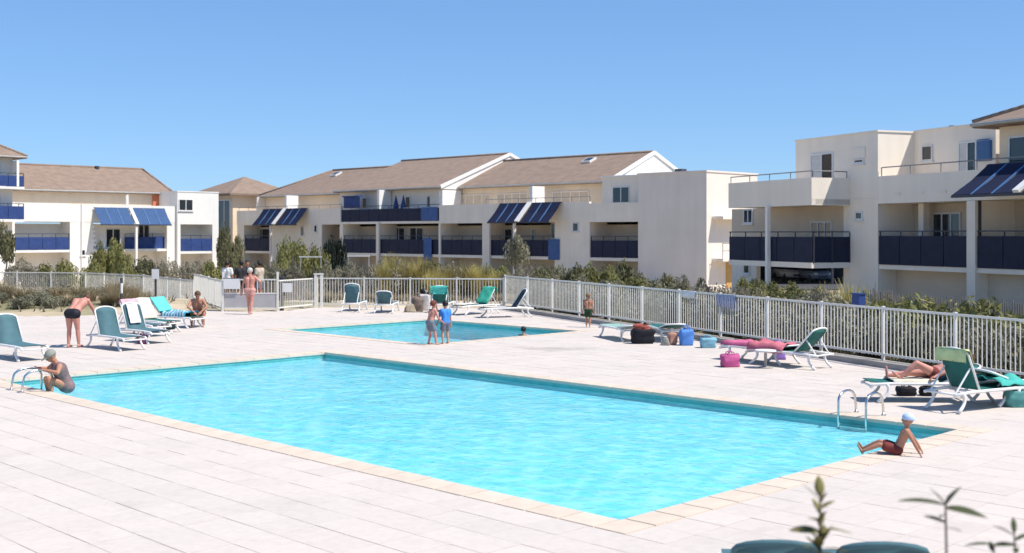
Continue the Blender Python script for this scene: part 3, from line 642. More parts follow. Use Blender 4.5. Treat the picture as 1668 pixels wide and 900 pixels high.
# wing beside the stair tower
w0, w1 = la(289, -.3), la(356, -.3); zt_ = lz(320, 313, -.3)
wl = MB().box(w0, w1, -.3, 8, 3.95, zt_).box(w0, la(294, -.3), -.3, 2, G0, 3.948).box(la(346, -.3), w1, -.3, 2, G0, 3.948).box(w0, w1, 2.001, 2.2, G0, 3.946)
wl.build('wing_wall', WHITE_WALL, lb)
MB().box(w0-.04, w1+.04, -.34, 8.04, zt_+.002, zt_+.1).build('roof_edge', WHITE_WALL, lb)
railing(lb, la(294, -.3)+.03, la(346, -.3)-.03, -.2, S1, S1+1.22, S1+1.5, NAVY, 1.2)
MB().box(la(294, -.3), la(346, -.3), -.22, 1.99, S1-.25, S1-.02).build('balcony_slab', WHITE_WALL, lb)
glazing(lb, la(291, -.3), la(314, -.3), -.312, lz(300, 343, -.3), lz(300, 324, -.3), 2)

# ---- stair tower with a pyramid roof
D0 = C.w(C.a(398, 4.6), 4.6); dt = thing('stair_tower', D0, R(45), 'square stair tower with tall glazing under a brown pyramid roof', 'building')
hs = 3.7; zd = 7.2
MB().box(-hs, hs, -hs, hs, G0, zd-.05).build('wall', PLASTER_WARM, dt)
m = MB(); e = hs+.75
m.add([(-e,-e,zd),(e,-e,zd),(e,e,zd),(-e,e,zd),(0,0,zd+2.0),(-e,-e,zd-.2),(e,-e,zd-.2),(e,e,zd-.2),(-e,e,zd-.2)],
      [(0,1,4),(1,2,4),(2,3,4),(3,0,4),(0,5,6,1),(1,6,7,2),(2,7,8,3),(3,8,5,0),(8,7,6,5)]); m.build('roof', ROOF, dt)
def side_glaze(par, y0, y1, z0, z1, n_):   # glazing on the face that looks left
    fr = MB(); x = -hs-.012
    for k in range(n_+1): y = y0+(y1-y0-.12)*k/n_; fr.box(x-.06, x+.02, y, y+.12, z0, z1)
    for z in (z0, (z0+z1)/2-.06, z1-.12): fr.box(x-.055, x+.02, y0, y1, z, z+.12)
    o = fr.build('window', FRAMEW, par)
    for k in range(n_): y = y0+(y1-y0-.12)*k/n_+.12; y2 = y0+(y1-y0-.12)*(k+1)/n_; MB().box(x-.02, x+.01, y, y2, z0+.12, z1-.12).build('pane', GLASS, o)
side_glaze(dt, -3.3, 1.3, -.5, 6.6, 4)
gx = MB(); glazing(dt, .6, 1.5, -hs-.012, 4.6, 6.1, 1)

# ---- far-left block with two blue balconies
E0 = Lf.w(la(20, -2.2), -2.2); fb = thing('corner_block', E0, Lf.ang, 'tall corner block with blue balconies stacked under a tiled roof', 'building')
Lw = la(26, -2.2)-la(20, -2.2); zE = lambda py: lz(20, py, -2.2)
MB().box(-12, 0, 0, 8, G0, zE(256)).build('wall', WHITE_WALL, fb)
for (y0, y1) in ((304, 287), (357, 336)):
    MB().box(-6, .55, -1.2, -.002, zE(y0)-.22, zE(y0)-.02).build('balcony_slab', WHITE_WALL, fb)
    railing(fb, -6, .5, -1.15, zE(y0), zE(y1), zE(y1)+.2, NAVY, 1.3); railing(fb, -1.1, -.05, .48, zE(y0), zE(y1), zE(y1)+.2, NAVY, 1.0, side=True)
    glazing(fb, -3.6, -1.0, -.012, zE(y0), zE(y0)+2.0, 2)
MB().box(-.1, .1, -1.2, -.003, zE(304), zE(262)).build('balcony_fin', WHITE_WALL, fb)
gable_roof(fb, -16, .9, -.9, zE(254), 4, zE(254)+2.6, 9, hipr=4.5)

# ------------------------------------------------------------------ fences
def straight_fence(root, p0, p1, zb=0, step=.118, single=False, posts=True, hgt=1.25, spacing=2.24, end=True):
    d = p1 - p0; L = d.length; d = d.normalized(); k = max(1, round(L/spacing)); sp = L/k; ang = math.atan2(d.y, d.x)
    pm = straight_fence.meshes
    for i in range(k + (1 if end else 0)):
        if posts: link('post', pm['post'], root, p0 + d*sp*i + Vector((0, 0, zb)), ang)
    for i in range(k):
        q0, q1 = p0+d*sp*i+d*.03, p0+d*sp*(i+1)-d*.03; r_ = MB()
        for z in (.14, hgt-.05): MB().bar(q0+Vector((0,0,zb+z)), q1+Vector((0,0,zb+z)), .035, .05).build('rail', FENCE_WHITE, root)
        n_ = int(sp/step); run = MB()
        for j in range(1, n_):
            c = p0 + d*(sp*i + sp*j/n_) + Vector((0, 0, zb))
            if single: link('picket', pm['picket'], root, c, ang)
            else: run.bar(c+Vector((0,0,.10)), c+Vector((0,0,hgt-.05)), .018, .018, (d.x, d.y, 0))
        if not single: tag(run.build('pickets', FENCE_WHITE, root), kind='stuff')
pk = MB().box(-.009, .009, -.009, .009, .10, 1.20).mesh('picket'); pk.materials.append(FENCE_WHITE)
po = MB().box(-.03, .03, -.03, .03, -.05, 1.235).box(-.036, .036, -.036, .036, 1.236, 1.255).mesh('post'); po.materials.append(FENCE_WHITE)
straight_fence.meshes = {'picket': pk, 'post': po}
t = thing('picket_fence', (0, 0, 0), 0, 'long off white picket railing on a concrete kerb in front of the hedge', 'fence')
straight_fence(t, fence_pt(.05, 0, .12), fence_pt(.05+2.24*12, 0, .12), single=True)
kerb = MB(); kp0, kp1 = fence_pt(-.1, -.12), fence_pt(31, -.12); kerb.bar(kp0+Vector((0,0,.03)), kp1+Vector((0,0,.03)), .42, .19)
tag(kerb.build('kerb', CONCRETE), kind='structure')
t = thing('picket_fence', (0, 0, 0), 0, 'low white picket railing running behind the wading pool up to the gate', 'fence')
for p0, p1 in ((BACK[0], BACK[1]), (BACK[1], BACK[2])): straight_fence(t, p0+Vector((-.05, .0, 0)), p1, spacing=2.0, end=False)
t = thing('picket_fence', (0, 0, 0), 0, 'white picket railing along the scrubby dune beyond the gate', 'fence')
for i in range(3, 8):
    p0, p1 = BACK[i], BACK[i+1]; straight_fence(t, p0, p1, zb=max(-.3, min(ground_z(p0.x, p0.y), ground_z(p1.x, p1.y)))+.03, spacing=1.9, end=i == 7)
# gate in the recess
t = thing('gate', BACK[3], 0, 'white entrance gate with a pale grey lower panel beside the bare backed man', 'gate')
gw = (BACK[2]-BACK[3]).length
MB().box(0, .07, -.035, .035, 0, 1.55).build('post', FENCE_WHITE, t); MB().box(gw-.07, gw, -.035, .035, 0, 1.55).build('post', FENCE_WHITE, t); MB().box(gw/2-.035, gw/2+.035, -.035, .035, 0, 1.35).build('post', FENCE_WHITE, t)
for z in (.1, .68, 1.22): MB().box(.071, gw-.071, -.02, .02, z, z+.05).build('rail', FENCE_WHITE, t)
for x0, x1 in ((.09, gw/2-.05), (gw/2+.05, gw-.09)): MB().box(x0, x1, -.012, .012, .16, .67).build('lower_panel', M('gate_panel', (.42, .40, .40), .7, .1, 3), t)
k = 16
for i in range(1, k):
    x = gw*i/k
    if abs(x-gw/2) > .06: MB().box(x-.012, x+.012, -.012, .012, .731, 1.219).build('picket', FENCE_WHITE, t)
def board(px, py, Y, wd, ht, label, post=True, mat=FRAMEW):
    z = H-(py-HY)*Y/F; p = pxat(px, Y); zb = ground_z(p.x, p.y) if not inside(p.x, p.y, DECK) else 0
    o = thing('notice_board', (p.x, p.y, zb), 0, label, 'sign'); z -= zb
    MB().box(-wd/2, wd/2, -.015, .015, z-ht/2, z+ht/2).build('panel', mat, o)
    MB().box(-wd/2-.02, wd/2+.02, -.01, .02, z+ht/2+.001, z+ht/2+.03).build('rim', DARK_METAL, o)
    if post: MB().box(-.035, .035, .017, .07, 0, z+ht/2-.05).build('post', DARK_METAL, o)
board(377, 462, 45.72, .62, .40, 'wide white notice board fixed across the entrance gate', False)
board(468, 468, 46.1, .36, .36, 'small square white notice on the railing right of the gate', False)
board(253, 446, 49, .3, .42, 'white notice on a dark post standing behind the sun loungers')
o = thing('bollard', pxat(198, 46, 0), 0, 'thin black and white marker post between dune and sun loungers', 'post')
o.location.z = ground_z(o.location.x, o.location.y)
MB().tube([(0,0,0),(0,0,.55)], .05, 8).build('shaft', DARK_METAL, o); MB().tube([(0,0,.551),(0,0,.95)], .05, 8).build('band', FRAMEW, o); MB().tube([(0,0,.951),(0,0,1.15)], .05, 8).build('cap', DARK_METAL, o)
o = thing('gate_post', pxat(459, 46.3), 0, 'thick dark post at the hinge side of the gate', 'post')
MB().box(-.07, .07, -.07, .07, 0, 1.3).build('shaft', DARK_METAL, o); MB().box(-.085, .085, -.085, .085, 1.3, 1.34).build('cap', DARK_METAL, o)
o = thing('gate_post', pxat(519, 48.0), 0, 'broad white double post on the railing near the upright teal lounger', 'post')
for x in (-.12, .12): MB().box(x-.05, x+.05, -.05, .05, 0, 1.36).build('shaft', FENCE_WHITE, o)
MB().box(-.2, .2, -.06, .06, 1.361, 1.41).build('cap', FENCE_WHITE, o)
# grey chestnut paling on the dunes
def paling(pts, label, hgt=1.0, zoff=0):
    o = thing('paling_fence', (0, 0, 0), 0, label, 'fence'); m = MB()
    for i in range(len(pts)-1):
        p, q = Vector(pts[i]), Vector(pts[i+1]); L = (q-p).length; k = int(L/.085)
        for j in range(k):
            c = p.lerp(q, j/k); z = ground_z(c.x, c.y)+zoff; e = random.uniform(-.03, .03); hh = hgt*random.uniform(.9, 1.05)
            m.bar((c.x, c.y, z-.05), (c.x+e, c.y+e, z+hh), .045, .02, (1, 0, 0))
    tag(m.build('pales', WOOD_GREY, o), kind='stuff')
    for hh in (.3, .75):
        w_ = MB()
        for i in range(len(pts)-1):
            p, q = Vector(pts[i]), Vector(pts[i+1]); k = 6
            for j in range(k):
                c0, c1 = p.lerp(q, j/k), p.lerp(q, (j+1)/k)
                w_.bar((c0.x, c0.y, ground_z(c0.x, c0.y)+hh*hgt+zoff), (c1.x, c1.y, ground_z(c1.x, c1.y)+hh*hgt+zoff), .012, .012)
        w_.build('wire', DARK_METAL, o)
paling([pxat(425, 62), pxat(520, 66), pxat(610, 63)], 'weathered grey paling fence on the sand behind the gate', 1.2)
paling([pxat(155, 76), pxat(240, 74), pxat(330, 70), pxat(420, 67)], 'weathered grey paling fence below the sunlit white house', 1.1)
paling([pxat(1130, 46), pxat(1195, 43), pxat(1250, 41)], 'weathered grey paling fence by the plain grey block', 1.15)
paling([pxat(1415, 35), pxat(1530, 31.5), pxat(1690, 28)], 'weathered grey paling fence along the hedge by the cream block', 1.35)
for px, lab in ((506, 'low white wooden frame beside the green shrub'), (584, 'low white wooden frame beside the dark round shrub')):
    p = pxat(px, 74); p.z = ground_z(p.x, p.y); o = thing('wooden_frame', p, 0, lab, 'frame')
    for x in (-.65, .65): MB().box(x-.035, x+.035, -.035, .035, 0, 2.6).build('post', CONCRETE, o)
    MB().box(-.72, .72, -.04, .04, 2.601, 2.68).build('beam', FENCE_WHITE, o)

# ------------------------------------------------------------------ vegetation
def leafmat(name, rgb, var=.35): return M(name, rgb, .7, var, 1.7, spec=.2, rnd=.18, transl=.25)
LEAF = {'olive': leafmat('grey_green_leaf', (.25, .24, .165)), 'green': leafmat('green_leaf', (.235, .23, .085)), 'dark': leafmat('dark_leaf', (.02, .03, .022)),
        'gold': leafmat('golden_grass', (.44, .37, .13)), 'mid': leafmat('mid_green_leaf', (.185, .18, .095)), 'dry': leafmat('dry_grass', (.29, .235, .14)), 'scrub': leafmat('scrub_leaf', (.27, .245, .175))}
def bush_mesh(name, n_, size, seed, mat, up=.0):
    rg = np.random.RandomState(seed); lob = []
    for k in range(9):
        a_ = rg.rand()*6.28; r_ = .62*math.sqrt(rg.rand()); lob.append((r_*math.cos(a_), r_*math.sin(a_), .28+.42*rg.rand()*(1.1-r_), .24+.2*rg.rand()))
    vs_, fs_ = [], []
    for k in range(n_):
        L = lob[rg.randint(9)]; d = rg.normal(size=3); d /= np.linalg.norm(d); rr = L[3]*(.55+.5*rg.rand()**.6)
        c = np.array(L[:3])+d*rr
        if c[2] < .02: c[2] = .02+.2*rg.rand()
        nrm = d+rg.normal(size=3)*.6; nrm /= np.linalg.norm(nrm); t_ = np.cross(nrm, rg.normal(size=3)); t_[2] += up; t_ /= np.linalg.norm(t_); b_ = np.cross(nrm, t_)
        s_ = size*(.6+.8*rg.rand()); i0 = len(vs_)
        vs_ += [tuple(c-t_*s_), tuple(c+b_*s_*.38), tuple(c+t_*s_), tuple(c-b_*s_*.38)]; fs_.append((i0, i0+1, i0+2, i0+3))
    me = bpy.data.meshes.new(name); me.from_pydata(vs_, [], fs_); me.materials.append(mat); return me
def tuft_mesh(name, n_, seed, mat, spread=.5, lean=.5, wd=.03, seg=3):
    rg = np.random.RandomState(seed); vs_, fs_ = [], []
    for k in range(n_):
        a_ = rg.rand()*6.28; r_ = .28*math.sqrt(rg.rand()); p = np.array([r_*math.cos(a_), r_*math.sin(a_), 0]); a2 = a_+rg.normal()*.5
        L = .55+.5*rg.rand(); ln = lean*(.3+rg.rand()); d = np.array([math.cos(a2), math.sin(a2), 0]); sd = np.array([-d[1], d[0], 0]); i0 = len(vs_)
        for j in range(seg+1):
            t_ = j/seg; c = p + d*(ln*L*t_*t_*spread*2) + np.array([0, 0, L*(t_-.28*ln*t_*t_)]); w_ = wd*(1-t_*.9)
            vs_ += [tuple(c-sd*w_), tuple(c+sd*w_)]
        for j in range(seg): q = i0+2*j; fs_.append((q, q+1, q+3, q+2))
    me = bpy.data.meshes.new(name); me.from_pydata(vs_, [], fs_); me.materials.append(mat); return me
STEMS = MB()
for k in range(6):
    a_ = k*1.05; STEMS.tube([(0, 0, -.05), (.18*math.cos(a_), .18*math.sin(a_), .3), (.4*math.cos(a_), .4*math.sin(a_), .62)], [.03, .02, .008], 5)
STEM_ME = STEMS.mesh('stem'); STEM_ME.materials.append(BARK)
BUSH = {}
for kind, nn_, sz in (('olive', 2600, .062), ('green', 2200, .07), ('dark', 2400, .075), ('mid', 2200, .07), ('scrub', 2400, .05)):
    BUSH[kind] = [bush_mesh('foliage', nn_, sz, 11*i+len(kind), LEAF[kind]) for i in range(3)]
for kind, nn_, w_ in (('gold', 700, .026), ('dry', 300, .014)): BUSH[kind] = [tuft_mesh('foliage', nn_, 5*i+3, LEAF[kind], wd=w_, lean=.7) for i in range(2)]
BUSH['yucca'] = [tuft_mesh('foliage', 110, 77+i, leafmat('yucca_leaf', (.42, .37, .15)), wd=.045, lean=.9) for i in range(2)]
def shrub(kind, p, sx_, sz_, label, group, name='shrub', sy_=None, rz=None, cat='shrub'):
    p = Vector(p); zb = ground_z(p.x, p.y) if not inside(p.x, p.y, DECK) else 0
    o = thing(name, (p.x, p.y, zb-.02), random.uniform(0, 6.28) if rz is None else rz, label, cat, group); o.scale = (sx_, sy_ or sx_, sz_)
    link('foliage', random.choice(BUSH[kind]), o)
    if kind in ('olive', 'green', 'dark', 'mid', 'scrub'): link('stem', STEM_ME, o)
    return o
def shrub_px(kind, px, top, Y, wpx, label, group, name='shrub', cat='shrub'):
    p = pxat(px, Y); zb = ground_z(p.x, p.y); ztop = H-(top-HY)*Y/F
    return shrub(kind, p, wpx/2*Y/F*1.05, max(.3, ztop-zb)*1.16, label, group, name, cat=cat)
for px, top, Y, wp in [(400+i*27+random.uniform(-8, 8), 432+random.uniform(-5, 6), 70+random.uniform(-3, 3), 56) for i in range(24) if not (600 < 400+i*27 < 830 and i % 2)]:
    shrub_px(random.choice(['scrub', 'mid', 'green', 'olive']), px, top, Y, wp, 'low mixed shrub on the sand before the long apartment row', 'mixed shrubs before the long row')
# the hedge seen through the right-hand railing
GH = 'grey green hedge shrubs behind the railing'
s_ = .6
while s_ < 30:
    k = 'olive' if random.random() < .72 else 'scrub'
    shrub(k, fence_pt(s_, 1.15+random.uniform(-.15, .2)), random.uniform(.85, 1.1), random.uniform(1.12, 1.4), 'grey green hedge shrub growing close behind the long picket railing', GH)
    s_ += random.uniform(.85, 1.1)
s_ = 3
while s_ < 31:
    k = random.choice(['olive', 'mid', 'scrub', 'green'])
    shrub(k, fence_pt(s_, 2.7+random.uniform(-.3, .4)), random.uniform(1.0, 1.4), random.uniform(1.3, 1.75), 'bushy shrub in the second row behind the picket railing hedge', 'second row of hedge shrubs')
    s_ += random.uniform(1.3, 1.8)
GS = 'green shrubs on the slope below the cream block'
for px, top, Y, wp in ((1240, 462, 40, 80), (1330, 474, 38, 80), (1228, 450, 47, 64), (1262, 459, 46, 62), (1300, 467, 45, 66), (1338, 470, 44, 60), (1300, 478, 42, 70), (1375, 474, 43, 70), (1415, 477, 42, 70), (1455, 478, 40, 66), (1498, 482, 38, 70), (1215, 452, 46, 50), (1285, 462, 43, 70), (1260, 472, 40, 70), (1440, 490, 38, 80), (1360, 486, 40, 80)):
    shrub_px(random.choice(['green', 'mid', 'green', 'olive']), px, top, Y, wp, 'yellow green shrub on the slope below the cream apartment block', GS)
for px, top, Y, wp in ((1350, 458, 40, 56), (1385, 450, 39.5, 64), (1415, 457, 39, 56), (1368, 466, 39, 50), (1400, 466, 38.5, 50)):
    shrub_px('yucca', px, top, Y, wp, 'spiky yucca clump on the slope in front of the cream block', 'spiky yucca clumps', 'yucca', 'plant')
for px, top, Y, wp in ((1000, 449, 66, 60), (1040, 446, 66, 66), (1080, 443, 64, 64), (1110, 450, 62, 50), (1060, 452, 58, 60), (1015, 456, 58, 60), (1145, 455, 58, 46)):
    shrub_px(random.choice(['green', 'mid', 'olive']), px, top, Y, wp, 'low green shrub at the foot of the plain grey block', 'low shrubs by the grey block')
for px, top, Y, wp in ((640, 414, 72, 58), (662, 411, 71, 60), (690, 417, 70, 56), (722, 423, 69, 54), (752, 417, 70, 60), (780, 422, 69, 56), (625, 424, 69, 48), (705, 428, 67, 56), (810, 432, 68, 50)):
    shrub_px('gold', px, top+5+random.uniform(-3, 9), Y-2, wp*random.uniform(.8, 1.15), 'clump of tall golden grass in front of the long apartment row', 'golden grass clumps', 'grass_clump', 'grass')
for px, top, Y, wp in ((650, 424, 69, 70), (700, 430, 68, 70), (750, 430, 68, 70), (790, 432, 68, 56), (835, 440, 66, 60), (870, 443, 64, 60), (905, 446, 62, 50), (945, 448, 62, 56)):
    shrub_px(random.choice(['green', 'mid', 'scrub']), px, top, Y, wp, 'green shrub low among the golden grass clumps', 'shrubs among the golden grass')
for px, top, Y, wp in ((470, 388, 92, 46), (497, 392, 90, 50), (480, 405, 86, 60), (520, 406, 84, 44), (455, 410, 84, 40)):
    shrub_px('green', px, top, Y, wp, 'bright green shrub beside the low awning of the long row', 'bright green shrubs by the row')
shrub_px('dark', 543, 386, 92, 48, 'dark round evergreen shrub in front of the long row', None)
for px, top, Y, wp in ((366, 372, 108, 34), (388, 380, 106, 36), (372, 395, 102, 40)):
    shrub_px('mid', px, top, Y, wp, 'tall dark green shrub at the foot of the stair tower', 'shrubs at the stair tower')
for px, top, Y, wp in ((178, 388, 96, 56), (160, 396, 95, 36), (200, 400, 93, 40)):
    shrub_px('green', px, top, Y, wp, 'yellow green shrub under the blue awning of the white house', 'shrubs under the blue awning')
for px, top, Y, wp in ((235, 423, 80, 60), (275, 420, 82, 50), (310, 421, 80, 60), (345, 424, 78, 50), (205, 428, 78, 50), (150, 424, 82, 50), (95, 424, 84, 70), (40, 422, 84, 70)):
    shrub_px(random.choice(['mid', 'scrub', 'green']), px, top, Y, wp, 'low scrubby bush behind the far railing near the white house', 'scrub near the white house')
for px, top, Y, wp in ((440, 428, 64, 50), (480, 424, 66, 54), (530, 426, 66, 56), (575, 428, 65, 56), (610, 430, 66, 46)):
    shrub_px('scrub', px, top, Y, wp, 'grey scrub bush along the paling fence behind the gate', 'grey scrub behind the gate')
for px, top, Y, wp in ((18, 466, 49, 70), (60, 474, 46, 64), (100, 462, 50, 76), (150, 466, 50, 60), (35, 482, 45, 46), (130, 478, 46, 44), (178, 474, 48, 50), (85, 480, 45.5, 56), (-8, 474, 46, 50)):
    shrub_px(random.choice(['olive', 'scrub', 'olive']), px, top, Y, wp, 'grey green dune bush on the sand left of the sun loungers', 'dune bushes by the terrace')
for i in range(38):
    px = random.uniform(-10, 245); Y = random.uniform(46, 61); p = pxat(px, Y)
    if inside(p.x, p.y, DECK): continue
    shrub('dry', p, random.uniform(.7, 1.1), random.uniform(.5, .85), 'tuft of dry dune grass beside the white railing', 'dry dune grass tufts', 'grass_tuft', cat='grass')
for i in range(26):
    px = random.uniform(480, 1000); Y = random.uniform(51, 63); p = pxat(px, Y)
    if inside(p.x, p.y, DECK) or pdist(p.x, p.y, DECK) < 1: continue
    shrub('dry', p, random.uniform(.7, 1.1), random.uniform(.3, .6), 'tuft of dry grass on the sand behind the wading pool railing', 'dry grass behind the wading pool', 'grass_tuft', cat='grass')
# ground cover, nobody could count it
gc = MB(); rg = random.Random(5)
for i in range(15000):
    x = rg.uniform(-55, 34); y = rg.uniform(34, 112)
    if inside(x, y, DECK) or pdist(x, y, DECK) < .5: continue
    if noise.noise(Vector((x*.16, y*.16, 7))) < -.05: continue
    z = ground_z(x, y); a_ = rg.uniform(0, 6.28); s__ = rg.uniform(.15, .4)
    for k in range(3):
        a_ += 2.1; dx, dy = math.cos(a_), math.sin(a_)
        gc.add([(x-dy*.03, y+dx*.03, z), (x+dy*.03, y-dx*.03, z), (x+dx*s__*.6, y+dy*s__*.6, z+s__)], [(0, 1, 2)])
me = bpy.data.meshes.new('ground_cover'); me.from_pydata(gc.v, [], gc.f); me.materials.append(LEAF['scrub'])
tag(link('ground_cover', me), 'sparse dry weeds growing over the sandy ground', 'grass', kind='stuff')
# trees
def tree(px, top, Y, wpx, kind, label, trunk_h=.45):
    p = pxat(px, Y); zb = ground_z(p.x, p.y); ht = H-(top-HY)*Y/F-zb; o = thing('tree', (p.x, p.y, zb), random.uniform(0, 6), label, 'tree'); wd = wpx/2*Y/F; m = MB()
    m.tube([(0, 0, -.1), (.05*ht, .02, ht*.3), (.02, .03*ht, ht*.62)], [.07, .055, .04], 7)
    for k in range(5): a_ = k*1.3; m.tube([(.04*ht, .02, ht*(.3+.05*k)), (wd*.5*math.cos(a_), wd*.5*math.sin(a_), ht*(.55+.06*k))], [.035, .012], 5)
    m.build('trunk', BARK, o, True); c = link('crown', BUSH[kind][0], o, (0, 0, ht*trunk_h)); c.scale = (wd, wd, ht*(1-trunk_h))
tree(842, 374, 78, 48, 'olive', 'small olive tree before the double awning of the long row')
tree(6, 348, 92, 50, 'mid', 'dark leafy tree in front of the tall corner block', .3)
for px, Y, ht in ((1262, 112, 3.6), (1290, 113, 4.2), (1318, 112, 3.8), (1345, 112, 4.2), (1235, 112, 3.6)):
    p = pxat(px, Y); shrub('dark', p, 2.4, ht, 'dark bush added behind the parked cars to darken the passage', 'dark bushes added behind the parked cars')  # bushes added as a dark backdrop in the shaded passage

pk_ = MB().box(14, 40, 84, 109, -1.3, -.93).build('parking_lot', M('asphalt', (.07, .07, .072), .9, .2, 2)); tag(pk_, kind='structure')
# ------------------------------------------------------------------ cars in the parking beyond the passage
def car(px, Y, paint, label):
    p = pxat(px, Y); t = thing('parked_car', (p.x, p.y, -.93), R(6), label, 'car'); hw = .86; prof = [(-2.0, .3), (2.0, .3), (2.05, .62), (1.95, .82), (.95, .95), (-1.9, 1.0), (-2.05, .7)]
    m = MB(); m.prism([(y_, z_) for y_, z_ in prof], -hw, hw); b = bmesh.new(); me = m.mesh('body'); b.from_mesh(me)
    bmesh.ops.bevel(b, geom=list(b.edges), offset=.07, segments=3, affect='EDGES'); b.to_mesh(me); b.free(); me.shade_smooth(); me.materials.append(paint)
    body = link('body', me, t); body.rotation_euler[2] = R(-90)
    cm = MB(); top = [(-1.75, .95), (.95, .93), (.35, 1.42), (-1.35, 1.45)]
    cm.add([(x, -hw*.93, z) for x, z in top[:2]]+[(x, -hw*.74, z) for x, z in top[2:]]+[(x, hw*.93, z) for x, z in top[:2]]+[(x, hw*.74, z) for x, z in top[2:]], [(0,1,2,3),(7,6,5,4),(0,4,5,1),(1,5,6,2),(2,6,7,3),(3,7,4,0)])
    g_ = cm.build('windows', GLASS, body); MB().box(-1.32, .33, -hw*.73, hw*.73, 1.435, 1.49).build('roof', paint, body)
    for x in (-1.25, 1.25):
        for y in (-hw+.08, hw-.08):
            wh = MB().tube([(x, y-.1, .31), (x, y+.1, .31)], .31, 16).build('wheel', DARK_METAL, body); MB().tube([(x, y-.108, .31), (x, y+.108, .31)], .17, 10).build('rim', STEEL, wh)
    for y in (-.6, .6): MB().ball((2.0, y, .7), .05, .17, .09).build('headlight', FRAMEW, body)
    MB().box(2.03, 2.08, -.4, .4, .42, .56).build('grille', DARK_METAL, body)
t = thing('added_shade_roof', pxat(1300, 99.5, -.93), R(6), 'dark flat roof added to shade the cars beyond the passage', 'added_shade_roof')  # added roof and dark wall that shade the cars and darken the passage
MB().box(-7, 7, -8, 5, 2.25, 2.4).build('roof', DARK_METAL, t); MB().box(-7, 7, 4.6, 4.8, 0, 2.249).build('back_wall', M('added_shade_wall', (.05, .05, .05), .9, .2, 2), t)
for x in (-6.8, 0, 6.8): MB().box(x-.08, x+.08, -7.8, -7.64, 0, 2.249).build('post', DARK_METAL, t)
car(1286, 100, M('white_paint', (.62, .66, .70), .5, .03, 1), 'white car parked beyond the passage under the cream block')
car(1326, 97, M('blue_grey_paint', (.22, .26, .33), .5, .03, 1), 'blue grey car parked beyond the passage under the cream block')

